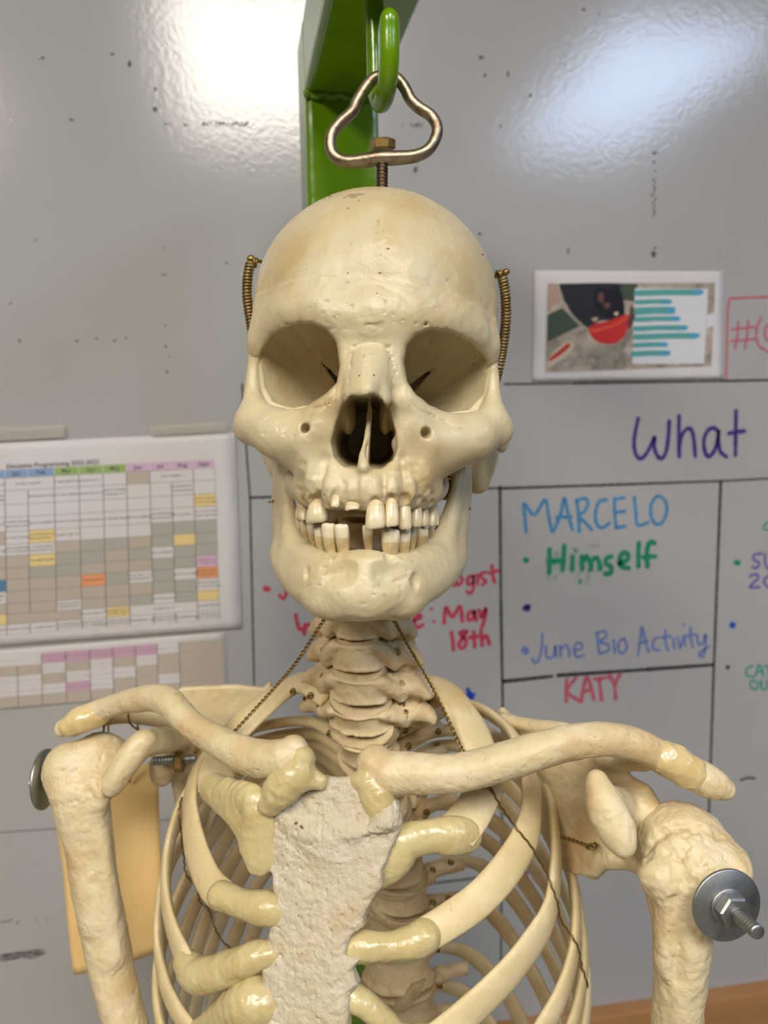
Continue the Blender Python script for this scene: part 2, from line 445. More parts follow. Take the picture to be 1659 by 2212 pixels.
# ------------------------------------------------------------------ handwriting on the board
class Ink:
    """marker strokes lying on the board, each word one flat mesh."""
    def __init__(s, off=.0004): s.V = []; s.F = []; s.off = off
    def stroke(s, pts, w, taper=1.0):
        p = np.array(pts, float)
        if len(p) > 2: p = spline(p, max(len(p) * 5, 8))
        q = np.array([on_wall(x, y, s.off) for x, y in p])[:, [0, 2]]
        z0 = w / FPX * WALL_Y / ray(*p[0])[1] * .5 * 1.0
        L = max(float(np.abs(np.diff(q, axis=0)).sum()), 1e-6)
        T = np.gradient(q, axis=0) if len(q) > 1 else np.array([[1.0, 0]])
        T /= np.maximum(np.linalg.norm(T, axis=1), 1e-9)[:, None]; Nn = np.stack([-T[:, 1], T[:, 0]], 1)
        k = len(q); y = WALL_Y - s.off; s.off += .000004
        rr = np.random.RandomState(len(s.V) + 1); wob = 1 + .09 * rr.randn(k)
        b = len(s.V)
        for i in range(k):
            for e in (1, -1):
                c = q[i] + Nn[i] * e * z0 * wob[i]; s.V.append((c[0], y, c[1]))
        for i in range(k - 1): s.F.append((b + 2 * i, b + 2 * i + 1, b + 2 * i + 3, b + 2 * i + 2))
        for i, sg in ((0, -1), (k - 1, 1)):
            b = len(s.V); s.V.append((q[i][0], y, q[i][1]))
            for j in range(9):
                a = math.pi * (j / 8 - .5); d = T[i] * sg * math.cos(a) + Nn[i] * math.sin(a)
                c = q[i] + d * z0 * wob[i]; s.V.append((c[0], y, c[1]))
            for j in range(8): s.F.append((b, b + 1 + j, b + 2 + j))
    def blob(s, x, y, rx, ry, seed=0):
        rr = np.random.RandomState(seed); b = len(s.V); yy = WALL_Y - s.off; s.off += .000004
        c = on_wall(x, y, s.off); k = WALL_Y / ray(x, y)[1] / FPX
        s.V.append((c[0], yy, c[2]))
        for j in range(14):
            a = 2 * math.pi * j / 14; r = 1 + .18 * rr.randn()
            s.V.append((c[0] + rx * k * r * math.cos(a), yy, c[2] + ry * k * r * math.sin(a)))
        for j in range(14): s.F.append((b, b + 1 + j, b + 1 + (j + 1) % 14))
    def done(s, name, mat, label=None):
        F = []
        for f in s.F:                            # every face looks into the room
            p = [np.array(s.V[i]) for i in f[:3]]
            n = np.cross(p[1] - p[0], p[2] - p[0]); F.append(f if n[1] < 0 else f[::-1])
        o = link(name, mesh(name, s.V, F, False), BOARD, mat)
        if label: o['label'] = label
        return o
def ink_mat(name, c, a=.85):
    m = material(name, srgb(*c), .55, 0, .3)
    nt = m.node_tree; N = nt.nodes; L = nt.links; b = N['Principled BSDF']
    t = N.new('ShaderNodeTexNoise'); t.inputs['Scale'].default_value = 170; t.inputs['Detail'].default_value = 3
    tc = N.new('ShaderNodeTexCoord'); L.new(tc.outputs['Object'], t.inputs['Vector'])
    r = N.new('ShaderNodeMapRange'); r.inputs['From Min'].default_value = .35; r.inputs['From Max'].default_value = .65
    r.inputs['To Min'].default_value = a - .2; r.inputs['To Max'].default_value = min(1, a + .12)
    L.new(t.outputs['Fac'], r.inputs['Value']); L.new(r.outputs[0], b.inputs['Alpha'])
    return m
def crop_map(ox, oy, sc):
    return lambda pts: [(ox + x / sc, oy + y / sc) for x, y in pts]
K_PURPLE = ink_mat('purple_marker', (72, 44, 132), .9); K_BLUE = ink_mat('sky_blue_marker', (52, 142, 196), .8)
K_GREEN = ink_mat('green_marker', (20, 140, 104), .88); K_PALE = ink_mat('faded_blue_marker', (108, 132, 196), .75)
K_RED = ink_mat('red_marker', (204, 62, 92), .82); K_PINK = ink_mat('pink_red_marker', (206, 92, 112), .75)
K_BLACK = ink_mat('black_marker', (44, 44, 44), .85); K_ROYAL = ink_mat('royal_blue_marker', (30, 70, 190), .9)
K_VIOLET = ink_mat('violet_marker', (112, 92, 168), .8); K_TEAL = ink_mat('teal_marker', (40, 160, 144), .75); K_DIRT = ink_mat('old_ink_specks', (82, 76, 74), .7)
m8 = crop_map(1060, 560, 2.7696); m2 = crop_map(1060, 1040, 2.7696); mB = crop_map(480, 860, 2.5136); m7 = crop_map(560, 1300, 3.072)
def word(name, mat, strokes, w, mp, label=None, blobs=(), split=None):
    i = 0
    for n in (split or [len(strokes)]):
        if n:
            k = Ink()
            for st in strokes[i:i + n]: k.stroke(mp(st), w)
            k.done(name, mat, label if not split else None)
        i += n
    for i, (x, y, rx, ry) in enumerate(blobs):
        (x, y), = mp([(x, y)]); k = Ink(); k.blob(x, y, rx, ry, i + len(name)); k.done('ink_dot', mat, None if strokes else label)
W_ = 'handwriting'
word(W_, K_PURPLE, [[(882, 955), (864, 1040), (858, 1120), (876, 1180), (905, 1190), (940, 1150), (968, 1090), (982, 1060), (978, 1120), (998, 1178), (1028, 1190), (1052, 1140), (1064, 1050), (1068, 965)],
    [(1127, 938), (1126, 1050), (1128, 1178)], [(1128, 1120), (1145, 1050), (1178, 1012), (1205, 1030), (1218, 1100), (1224, 1178)],
    [(1362, 1030), (1335, 1010), (1300, 1024), (1276, 1080), (1282, 1150), (1304, 1180), (1335, 1150), (1358, 1080), (1364, 1020), (1362, 1080), (1374, 1150), (1410, 1182)],
    [(1468, 908), (1466, 1040), (1464, 1172)], [(1424, 1042), (1470, 1034), (1518, 1028)]], 9.5, m8, 'large purple handwritten heading')
word(W_, K_BLUE, [[(212, 300), (204, 210), (200, 130), (260, 200), (325, 110), (345, 200), (365, 300)], [(375, 300), (420, 190), (440, 100), (465, 200), (490, 290)], [(395, 215), (480, 212)],
    [(515, 110), (525, 200), (530, 300)], [(510, 120), (560, 100), (582, 130), (560, 180), (522, 205), (570, 250), (605, 290)], [(690, 110), (650, 120), (628, 180), (632, 250), (665, 278), (710, 250)],
    [(740, 100), (742, 190), (750, 278)], [(738, 106), (800, 98)], [(744, 186), (800, 178)], [(750, 278), (805, 268)], [(860, 95), (868, 190), (880, 262), (940, 246)],
    [(990, 90), (960, 140), (960, 210), (988, 256), (1030, 240), (1054, 170), (1040, 110), (1000, 86)]], 7.5, m2, 'sky-blue handwritten name in capitals')
word(W_, K_GREEN, [[(352, 410), (352, 480), (350, 545)], [(440, 385), (436, 460), (430, 530)], [(350, 480), (432, 470)], [(490, 450), (488, 525)], [(545, 450), (548, 525)], [(548, 480), (575, 450), (600, 500), (598, 525)], [(600, 480), (630, 455), (652, 495), (655, 520)],
    [(720, 450), (692, 462), (690, 490), (722, 515), (715, 550), (685, 552)], [(772, 488), (815, 470), (822, 440), (795, 425), (772, 460), (780, 505), (826, 520)], [(886, 370), (884, 440), (884, 510)], [(980, 370), (955, 362), (938, 400), (935, 460), (938, 508)], [(915, 452), (985, 448)]],
    11.5, m2, 'green handwritten word with a bullet', blobs=[(210, 470, 7, 8), (508, 412, 4, 4), (535, 600, 3, 6)])
sm = Ink(.0001)
for x, y, rx, ry in ((372, 500, 22, 30), (560, 560, 30, 22), (610, 380, 16, 8), (460, 470, 40, 26)):
    (x, y), = m2([(x, y)]); sm.blob(x, y, rx, ry, int(x))
sm.done('ink_smear', ink_mat('green_smear', (120, 186, 164), .14))
word(W_, K_PURPLE, [], 9, m2, 'small purple wedge-shaped bullet', blobs=[(212, 758, 9, 9), (222, 745, 8, 5)])
word(W_, K_PALE, [[(310, 915), (304, 1000), (285, 1070), (262, 1085), (248, 1060)], [(330, 985), (332, 1040), (355, 1060), (380, 1030), (388, 980), (390, 1050)], [(415, 980), (418, 1050)], [(418, 1010), (445, 978), (465, 1000), (472, 1048)], [(500, 1010), (545, 1000), (540, 970), (512, 968), (498, 1010), (515, 1050), (556, 1040)],
    [(638, 905), (642, 970), (650, 1030)], [(630, 910), (680, 895), (690, 930), (648, 960), (700, 975), (705, 1010), (652, 1032)], [(735, 950), (742, 1028)], [(800, 940), (768, 960), (765, 1010), (792, 1028), (815, 990), (800, 942)],
    [(880, 1040), (895, 950), (905, 870), (925, 950), (945, 1022)], [(888, 970), (940, 955)], [(1005, 930), (975, 950), (972, 1000), (1010, 1010)], [(1045, 890), (1046, 960), (1060, 1010)], [(1020, 935), (1075, 925)], [(1092, 940), (1098, 1000)], [(1115, 930), (1135, 998)], [(1135, 998), (1156, 922)], [(1160, 925), (1164, 985)], [(1195, 870), (1198, 940), (1210, 990)], [(1175, 925), (1225, 915)],
    [(1235, 925), (1245, 975), (1275, 960), (1285, 910), (1285, 980), (1270, 1050), (1248, 1030), (1310, 985)], [(1153, 856), (1156, 862)]], 6, m2, 'faded blue handwritten line with a bullet', blobs=[(205, 1010, 8, 12)])
word(W_, K_PINK, [[(455, 1190), (452, 1250), (452, 1315)], [(510, 1175), (455, 1255), (522, 1310)], [(540, 1315), (575, 1170), (618, 1305)], [(550, 1255), (608, 1250)], [(650, 1175), (655, 1240), (665, 1305)], [(622, 1182), (700, 1172)], [(712, 1160), (740, 1215)], [(775, 1150), (745, 1215), (748, 1300)]], 9, m2, 'pink-red handwritten name in capitals')
word(W_, K_RED, [[(345, 995), (348, 1060), (330, 1090), (312, 1070)], [(1250, 940), (1258, 1020)], [(1285, 960), (1268, 985), (1280, 1015), (1305, 990), (1288, 960)], [(1360, 965), (1335, 975), (1335, 1010), (1362, 1000), (1362, 960), (1365, 1030), (1345, 1062), (1330, 1050)], [(1385, 960), (1388, 1010)], [(1430, 945), (1405, 955), (1412, 980), (1432, 995), (1412, 1015)], [(1465, 910), (1468, 960), (1480, 1000)], [(1445, 950), (1498, 938)]],
    8, mB, 'red handwritten line partly hidden behind the jaw', split=[1, 7], blobs=[(240, 1035, 8, 9)])
word(W_, K_RED, [[(400, 1180), (408, 1220), (425, 1258), (470, 1230)], [(450, 1230), (445, 1280)], [(1040, 1210), (1080, 1190), (1062, 1175), (1040, 1210), (1060, 1245), (1088, 1232)], [(1205, 1220), (1215, 1135), (1250, 1190), (1290, 1130), (1305, 1210)], [(1370, 1160), (1340, 1165), (1335, 1200), (1362, 1200), (1368, 1155), (1380, 1205)], [(1395, 1150), (1410, 1190), (1432, 1140), (1425, 1200), (1408, 1250)],
    [(1245, 1275), (1252, 1320), (1256, 1365)], [(1325, 1265), (1290, 1275), (1325, 1320), (1305, 1360), (1285, 1335), (1330, 1270)], [(1365, 1270), (1372, 1350)], [(1345, 1300), (1395, 1292)], [(1405, 1265), (1412, 1345)], [(1412, 1310), (1435, 1290), (1450, 1335)]], 9, mB, 'red handwritten date beside the neck', split=[2, 1, 3, 6], blobs=[(1135, 1145, 4, 4), (1150, 1212, 4, 4)])
word(W_, K_ROYAL, [[(1385, 580), (1390, 620), (1395, 640)], [(1350, 625), (1425, 615)], [(1400, 600), (1415, 640)], [(310, 660), (345, 655)], [(335, 770), (370, 765)]], 8, m7, 'royal blue letters showing between the ribs', split=[3, 1, 1])
ident = lambda p: p
word(W_, K_ROYAL, [], 8, ident, 'royal blue bullet near the right edge', blobs=[(1582, 1350, 7, 9)])
word(W_, K_BLACK, [], 8, ident, 'small black bullet near the right edge', blobs=[(1572, 1441, 5, 6)])
word(W_, K_GREEN, [], 8, ident, 'green bullet near the right edge', blobs=[(1592, 1215, 8, 8)])
word(W_, K_VIOLET, [[(1645, 1196), (1630, 1198), (1628, 1208), (1640, 1216), (1634, 1227), (1625, 1225)], [(1653, 1196), (1653, 1218), (1664, 1228), (1676, 1200)], [(1620, 1245), (1632, 1240), (1638, 1248), (1620, 1268), (1640, 1268)], [(1664, 1240), (1650, 1255), (1662, 1270), (1674, 1255)]], 6, ident, 'violet handwriting cut off by the right edge')
word(W_, K_TEAL, [[(1626, 1438), (1614, 1444), (1612, 1458), (1628, 1462)], [(1632, 1460), (1640, 1436), (1650, 1460)], [(1636, 1452), (1648, 1450)], [(1650, 1440), (1672, 1436)], [(1660, 1440), (1662, 1464)], [(1624, 1470), (1620, 1482), (1632, 1490), (1638, 1476), (1626, 1470)], [(1644, 1470), (1646, 1488), (1656, 1486), (1656, 1470)]], 5, ident, 'teal handwriting cut off by the right edge')
word(W_, K_TEAL, [[(1670, 1122), (1652, 1134), (1650, 1142), (1664, 1146)]], 5, ident, 'teal curve at the right edge')
word(W_, K_TEAL, [[(1608, 1836), (1598, 1840), (1604, 1848), (1596, 1856)]], 4, ident, 'faint teal letter beside the right shoulder', blobs=[(1622, 1842, 2.5, 2.5), (1622, 1854, 2.5, 2.5)])
word(W_, K_PINK, [[(1408, 715), (1410, 640), (1418, 330), (1428, 245), (1450, 235), (1600, 228), (1700, 224)], [(1480, 375), (1478, 450), (1462, 530)], [(1540, 370), (1535, 450), (1520, 535)], [(1440, 420), (1580, 405)], [(1440, 490), (1580, 478)], [(1620, 345), (1590, 420), (1600, 510), (1660, 555)], [(1690, 380), (1650, 400), (1640, 460), (1680, 500)]], 5, m8, 'pink-red handwritten tag in a drawn box')
word(W_, K_BLACK, [[(1600, 1685), (1618, 1680), (1630, 1682)]], 5, ident, 'short black dash')
word(W_, K_PINK, [[(1128, 1890), (1140, 1888), (1134, 1905)], [(1150, 1895), (1160, 1908)]], 4, ident, 'faint pink letters behind the ribs')
G_ = 'grid_line'
for a, b, w in (((523, 830), (527, 900), 4), ((527, 900), (540, 1075), 4), ((540, 1075), (549, 1480), 4), ((1090, 830), (1240, 828), 4), ((1240, 828), (1560, 823), 5), ((1560, 823), (1760, 819), 5),
                ((540, 1075), (700, 1070), 5), ((960, 1060), (1080, 1054), 5), ((1078, 1055), (1300, 1048), 5.5), ((1300, 1048), (1560, 1039), 5), ((1560, 1039), (1760, 1028), 4),
                ((1080, 1052), (1082, 1300), 6), ((1082, 1300), (1086, 1520), 6), ((1086, 1520), (1082, 2100), 4.5), ((1557, 1040), (1541, 1470), 6), ((1541, 1470), (1530, 1800), 5), ((1530, 1800), (1524, 2080), 3),
                ((1088, 1472), (1192, 1461), 8), ((1206, 1459), (1400, 1446), 8), ((1400, 1446), (1540, 1436), 8), ((880, 1915), (1100, 1888), 4), ((1100, 1888), (1420, 1852), 4), ((-120, 1806), (112, 1791), 2), ((112, 1791), (560, 1755), 2)):
    g = Ink(.0002 + .000001 * len(COL.objects)); g.stroke([a, b], w); g.done(G_, K_BLACK)
sp = Ink(.0002); rs = np.random.RandomState(5)
for x, y, rx, ry in [(280, 138, 4, 8), (93, 125, 4, 3), (84, 128, 3, 2), (336, 192, 3, 4), (335, 236, 6, 6), (242, 117, 4, 3), (154, 259, 5, 3), (400, 270, 6, 2), (358, 268, 3, 2), (367, 268, 2, 2), (440, 267, 4, 4), (448, 268, 3, 3), (455, 267, 2, 2),
                     (354, 593, 7, 1.6), (356, 535, 3, 2), (42, 737, 3, 4), (166, 737, 3, 3), (208, 732, 4, 2), (247, 736, 3, 3), (272, 731, 2.5, 2.5), (357, 703, 3, 2), (358, 749, 3, 3), (361, 803, 3, 3), (365, 770, 2, 2), (76, 519, 4, 2), (490, 568, 3, 3), (22, 656, 3, 2),
                     (1040, 124, 6, 4), (1098, 160, 3, 8), (1048, 163, 3, 4), (1146, 206, 4, 5), (1082, 273, 3, 3), (1228, 542, 3, 6), (1036, 505, 4, 3), (1261, 20, 4, 3), (1295, 30, 3, 2), (1414, 331, 6, 3), (1413, 350, 3, 3), (1415, 369, 3, 3),
                     (1412, 549, 6, 7), (1415, 535, 3, 3), (900, 271, 3, 3), (898, 366, 5, 6), (901, 350, 4, 2), (870, 270, 2, 2)]:
    sp.blob(x, y, rx, ry, int(x + y))
for i in range(16): sp.blob(467 + i * 4.6 + rs.randn(), 267 + rs.randn() * 3, 1.6 + rs.rand(), 2 + 2 * rs.rand(), i)
for i in range(15): sp.blob(1412 + rs.randn() * 2, 388 + i * 5.6, 2 + rs.rand(), 1.6 + rs.rand(), i)
for i in range(8): sp.blob(888 + i * 3.5, 270 + rs.randn() * 3, 1.5, 3, i)
for i in range(14): sp.blob(rs.randint(0, 110), 1990 + rs.randn() * 4, 2, 1.6, i)
sm = Ink(.0003)
for x, y, rx, ry in ((44, 2058, 46, 4), (30, 2064, 34, 7), (72, 2064, 24, 7), (86, 2058, 14, 4), (20, 2072, 22, 4)): sm.blob(x, y, rx, ry, int(x))
sm.done('ink_smear', ink_mat('old_smear', (98, 86, 92), .45))
o = sp.done('ink_specks', K_DIRT, 'rows of small dark erased-ink specks'); o['kind'] = 'stuff'
# ------------------------------------------------------------------ the skeleton
HOOK = P(826, 215, 447)
SK = empty('skeleton', world(HOOK), 'cream-coloured articulated human skeleton hanging by its skull from the green stand', 'skeleton')

def pp(*a):                                     # ((px, py, z), radius) rows for Vol.chain
    return [(P(*q[:3]), q[3]) for q in a]
def px_poly(pts, z):
    return [P(x, y, z)[:2] for x, y in pts]

def build_skull():
    rs = np.random.RandomState(17)
    v = Vol((-84, -196, 340), (84, 20, 560), 0.75)
    # brain case
    v.ell((-4, -112.5, 457), (68.5, 64, 92), 2)
    v.ell((-5, -103, 411), (57, 54, 50), 24)
    v.ell((-3, -92, 490), (66, 58, 64), 20)
    # face core
    v.ell((-6, -45, 410), (34, 44, 36), 10)
    v.ell((-4, -40, 440), (44, 30, 40), 12)
    # brow ridges and glabella
    v.chain(pp((800, 690, 370.5, 11), (740, 686, 370, 10), (690, 670, 371, 8), (640, 672, 376, 7.2), (600, 694, 385, 6.4), (568, 734, 394, 5)), 9)
    v.chain(pp((800, 690, 370.5, 11), (860, 692, 370, 10), (915, 684, 372, 8), (975, 692, 378, 7.2), (1018, 716, 387, 6.4), (1048, 750, 397, 5)), 9)
    # temporal lines: frontal bone flaring to the outer brow
    v.chain(pp((584, 640, 396, 6), (570, 695, 396, 5), (561, 740, 397, 4.5)), 8)
    v.chain(pp((1036, 660, 402, 6), (1048, 710, 400, 5), (1052, 750, 400, 4.5)), 8)
    # outer orbital margins
    v.chain(pp((562, 740, 397, 4.5), (549, 790, 398, 3.4), (546, 850, 397, 4.6), (551, 905, 391, 8)), 5)
    v.chain(pp((1050, 745, 401, 4.5), (1062, 795, 402, 3.4), (1064, 855, 401, 4.6), (1064, 905, 396, 7.5)), 5)
    # cheekbones
    v.chain(pp((550, 920, 392, 8.5), (590, 935, 383, 9.5), (640, 945, 377, 10), (690, 955, 374, 10)), 8)
    v.chain(pp((1062, 932, 397, 8.5), (1022, 944, 386, 9.5), (968, 950, 379, 10), (900, 958, 374, 10)), 8)
    v.chain(pp((572, 900, 390, 5), (600, 910, 384, 6), (640, 908, 378, 5.5), (690, 892, 371, 5), (724, 862, 366, 5)), 5)
    v.chain(pp((1052, 912, 394, 5), (1025, 920, 388, 6), (975, 918, 380, 5.5), (915, 897, 372, 5), (878, 862, 367, 5)), 5)
    # front wall of the upper jaw, from the cheekbone down to the tooth row
    v.chain(pp((600, 945, 384, 9), (645, 975, 383, 9.5), (672, 1010, 382, 9), (672, 1055, 385, 8)), 9)
    v.chain(pp((1015, 955, 388, 9), (962, 980, 385, 9.5), (922, 1012, 383, 9), (916, 1055, 386, 8)), 9)
    v.chain(pp((690, 960, 374, 9), (700, 1010, 375, 9), (715, 1055, 373, 8)), 9)
    v.chain(pp((890, 962, 374, 9), (882, 1010, 375, 9), (872, 1055, 373, 8)), 9)
    # zygomatic arches back to the temporal bone
    v.chain(pp((540, 926, 393, 7), (545, 930, 418, 5), (566, 915, 445, 5), (585, 900, 462, 6)), 5)
    v.chain(pp((1076, 932, 398, 6.5), (1081, 925, 420, 5), (1074, 915, 445, 6), (1056, 900, 462, 7)), 5)
    v.ell(P(1084, 936, 436), (5, 11, 8), 5)
    # frontal processes of the maxilla
    v.chain(pp((758, 735, 368, 5.5), (750, 800, 366, 5.5), (734, 850, 368, 6), (708, 900, 371, 8), (694, 960, 373, 9)), 7)
    v.chain(pp((842, 735, 368, 5.5), (850, 800, 366, 5.5), (864, 850, 368, 6), (880, 900, 371, 8), (886, 960, 373, 9)), 7)
    # nasal bones
    v.chain(pp((799, 720, 368, 8), (798, 760, 363, 6.5), (795, 810, 357, 5.6), (790, 846, 352.5, 5.2)), 5)
    v.chain(pp((784, 770, 364, 5), (772, 820, 360, 5), (764, 856, 357, 5)), 5)
    v.chain(pp((814, 770, 364, 5), (816, 820, 360, 5), (820, 862, 358, 5)), 5)
    # upper jaw
    v.chain(pp((700, 1020, 376, 9), (745, 1040, 370, 8), (790, 1046, 367, 8), (835, 1040, 370, 8), (880, 1020, 376, 9)), 8)
    v.chain(pp((655, 1050, 406, 7.5), (674, 1058, 386, 7.5), (722, 1066, 371, 7), (790, 1072, 366, 6.5), (858, 1068, 371, 7), (908, 1062, 386, 7.5), (930, 1054, 406, 7.5)), 6)
    v.chain(pp((652, 1040, 404, 8), (650, 1030, 430, 8)), 6); v.chain(pp((934, 1045, 404, 8), (930, 1030, 430, 8)), 6)
    v.ell((-7, -22, 400), (28, 16, 30), 6)
    # mastoid processes and the base
    v.chain([((-62, -62, 462), 13), ((-64, -42, 462), 10), ((-61, -26, 459), 7)], 9)
    v.chain([((57, -60, 465), 13), ((58, -38, 465), 11), ((55, -18, 463), 7.5)], 9)
    v.ell((-2, -48, 480), (42, 20, 45), 10)
    # ---- hollows
    v.chain([((-62, -70, 430), 7), ((-56, -40, 424), 11), ((-55, -8, 420), 12)], 4, '-')
    v.chain([((58, -70, 432), 7), ((51, -38, 426), 11), ((48, -6, 420), 12)], 4, '-')
    v.ell((-72, -92, 426), (10, 24, 18), 8, '-'); v.ell((71, -90, 430), (10, 24, 18), 8, '-')
    v.ell(P(690, 985, 360), (8, 10, 5.5), 7, '-'); v.ell(P(902, 988, 360), (8, 10, 5.5), 7, '-')
    # orbits: a bony shell, then the hollow
    oL = np.array([(562, 790), (568, 756), (590, 724), (630, 703), (672, 699), (704, 712), (726, 742), (734, 790), (728, 828), (704, 850), (672, 872), (625, 880), (585, 866), (567, 833)], float)
    oR = np.array([(874, 785), (878, 748), (898, 724), (932, 712), (975, 718), (1015, 738), (1044, 768), (1055, 806), (1048, 850), (1015, 884), (970, 888), (930, 876), (896, 850), (880, 825)], float)
    for rim, ap, z0 in ((oL, (-24, -62, 436), 396), (oR, (17, -61, 438), 399)):
        c = rim.mean(0)
        v.loft(px_poly(c + (rim - c) * 1.16, z0), z0, ap, lambda t: np.where(t < 0, 1.0, 1.0 - .72 * np.abs(t) ** 1.4), 3, op='+', front=-1)
        ap2 = (ap[0], ap[1], ap[2] - 3)
        v.loft(px_poly(rim, z0), z0, ap2, lambda t, z0=z0, az=ap2[2]: np.where(t < 0, 1 + t * (az - z0) / z0 * 1.0, 1.0 - .80 * np.abs(t) ** 1.4), 2.2, front=40)
    for i in range(9):
        t = i / 8
        v.cone(P(696 + 38 * t, 784 + 40 * t + 6 * t * t, 404), P(696 + 38 * t, 784 + 40 * t + 6 * t * t, 434), .35 + 1.3 * t, .35 + 1.3 * t, .8, '-')
        v.cone(P(938 - 48 * t, 796 + 34 * t + 8 * t * t, 406), P(938 - 48 * t, 796 + 34 * t + 8 * t * t, 436), .35 + 1.5 * t, .35 + 1.5 * t, .8, '-')
    v.chain(pp((622, 882, 404, 2.0), (640, 881, 403, 2.4), (664, 880, 402, 2.0)), 1.2, '-')
    v.chain(pp((938, 892, 404, 2.0), (955, 892, 404, 2.4), (980, 894, 404, 1.8)), 1.2, '-')
    # pear-shaped nasal opening
    na = [(786, 855), (806, 850), (826, 862), (842, 892), (854, 930), (858, 968), (848, 998), (824, 1014), (800, 1012), (774, 1011), (744, 1010), (722, 990), (714, 955), (724, 915), (740, 878), (758, 853)]
    v.loft(px_poly(na, 364), 364, (-8, -42, 436), lambda t: np.where(t < 0, 1 + t * 72 / 364, 1 - .22 * t ** 2), 1.2, front=24)
    v.slab([(4, -2), (34, -6), (60, -6), (60, 44), (8, 36), (-6, 30), (0, 12)], P(798, 885, 372), (0, 0.02, 1), (-0.06, 1, 0), 0.9, 1)
    v.chain(pp((786, 1022, 363, 3.0), (785, 1005, 360, 2.4), (783, 985, 363, 1.6), (788, 955, 369, 1.0), (797, 910, 376, .9), (799, 862, 380, .9)), 1.5)
    v.ell(P(752, 900, 396), (4, 9, 16), 2); v.ell(P(832, 900, 396), (3.5, 9, 16), 2)
    v.ell(P(857, 960, 376), (2.6, 4, 6), 2)
    # furrows, ridges and seams of the face, laid on the surface
    cq = lambda pts: [(480 + x / 2.5136, 821 + y / 2.5136) for x, y in pts]
    for pts, r in (([(560, 420), (505, 500), (470, 580), (450, 640)], (.6, 1.6, 1.8, 1.2)), ([(575, 450), (545, 530), (512, 610)], (.5, 1.3, 1.0)), ([(440, 460), (425, 540), (420, 640)], (.6, 1.4, 1.2)),
                   ([(980, 420), (992, 520), (1000, 610)], (.6, 1.5, 1.3)), ([(1030, 470), (1058, 570), (1075, 650)], (.5, 1.7, 1.4)), ([(1100, 540), (1130, 610), (1145, 650)], (.5, 1.4, 1.0)),
                   ([(650, 560), (640, 620), (636, 680)], (.5, 1.3, 1.5)), ([(735, 560), (738, 620), (745, 690)], (.4, 1.0, 1.2)), ([(800, 560), (788, 640), (778, 690)], (.4, .9, 1.1)), ([(885, 540), (882, 610), (880, 690)], (.5, 1.2, 1.2)), ([(952, 540), (955, 620), (958, 690)], (.5, 1.2, 1.1))):
        v.groove(cq(pts), r, 3.0, '-', -.6)
    for pts, r in (([(525, 470), (490, 560), (475, 640)], (1, 2.2, 1.6)), ([(600, 470), (590, 560), (600, 650)], (1, 2.4, 2.0)), ([(920, 470), (922, 560), (920, 650)], (1, 2.4, 2.2)), ([(1010, 460), (1022, 560), (1030, 640)], (1, 2.0, 1.6)),
                   ([(768, 480), (768, 560), (768, 680)], (.8, 1.2, 1.4)), ([(830, 540), (828, 620), (825, 680)], (.8, 2.0, 2.2)), ([(1085, 470), (1100, 560), (1110, 640)], (.8, 1.6, 1.4))):
        v.groove(cq(pts), r, 4.0, '+', 1.0)
    for pts in ([(1140, 195), (1185, 212), (1250, 248), (1330, 285), (1400, 345)], [(395, 165), (330, 190), (270, 200), (215, 232)], [(620, 40), (600, 100), (560, 140), (480, 158)], [(1005, 60), (1020, 120), (1070, 165), (1130, 190)]):
        v.groove(cq(pts), .45, .5, '-', .1)
    v.groove([(536, 765), (546, 772), (558, 774)], .5, .5, '-'); v.groove([(1048, 800), (1060, 792), (1074, 784)], .6, .5, '-')
    v.groove([(787, 752), (789, 800), (786, 850)], .4, .5, '-', .1)
    v.groove([(762, 750), (758, 790), (754, 830)], .4, .5, '-', .1); v.groove([(836, 752), (842, 796), (850, 838)], .45, .5, '-', .1)
    for i in range(30):                                                                 # ragged seam over the nasal bones
        q = i / 29; v.dimple(763 + 76 * q + rs.randn(), 752 - 13 * math.sin(math.pi * q) + rs.randn() * 2, (.75, .55), 1.0, .6)
    for i in range(16):
        q = i / 15; v.dimple(840 + 12 * q + rs.randn() * 2, 760 + 50 * q, (.5, .6), .8, .5); v.dimple(757 - 4 * q + rs.randn() * 2, 765 + 55 * q, (.4, .5), .6, .5)
    for i in range(70):                                                                 # pores
        xx, yy = (rs.uniform(650, 960), rs.uniform(650, 712)) if i < 36 else ((rs.uniform(660, 930), rs.uniform(1020, 1080)) if i < 60 else (rs.uniform(560, 680), rs.uniform(910, 960)))
        v.dimple(xx, yy, (.5, .4), .7, .4)
    for xx, yy in ((961, 713), (920, 700), (620, 700), (648, 697)): v.dimple(xx, yy, (1.0, .7), 2.0, .6)
    for yy in (700, 707, 714): v.groove([(790, yy), (808, yy + 2), (826, yy)], .5, 1.0, '-', -.1)
    v.dimple(798, 736, (9, 2.6), 1.2, 3)
    # holes below the orbits
    z = v.surf(660, 925); v.chain([(P(657, 923, z), 2.2), (P(664, 930, z + 6), 1.9), (P(672, 940, z + 8), 1.0)], 1.2, '-')
    z = v.surf(921, 935); v.chain([(P(922, 934, z), 2.6), (P(914, 937, z + 6), 2.0), (P(906, 942, z + 8), 1.0)], 1.2, '-')
    # empty sockets and the bone edge scalloped over each tooth
    z = v.surf(690, 1068); v.chain([(P(686, 1066, z), 1.6), (P(694, 1080, z + 2), 3.0), (P(700, 1092, z + 2), 2.2)], 1, '-')
    z = v.surf(722, 1062); v.chain([(P(727, 1056, z - .6), .9), (P(722, 1078, z), 2.2), (P(718, 1096, z), 3.0)], .8, '-')
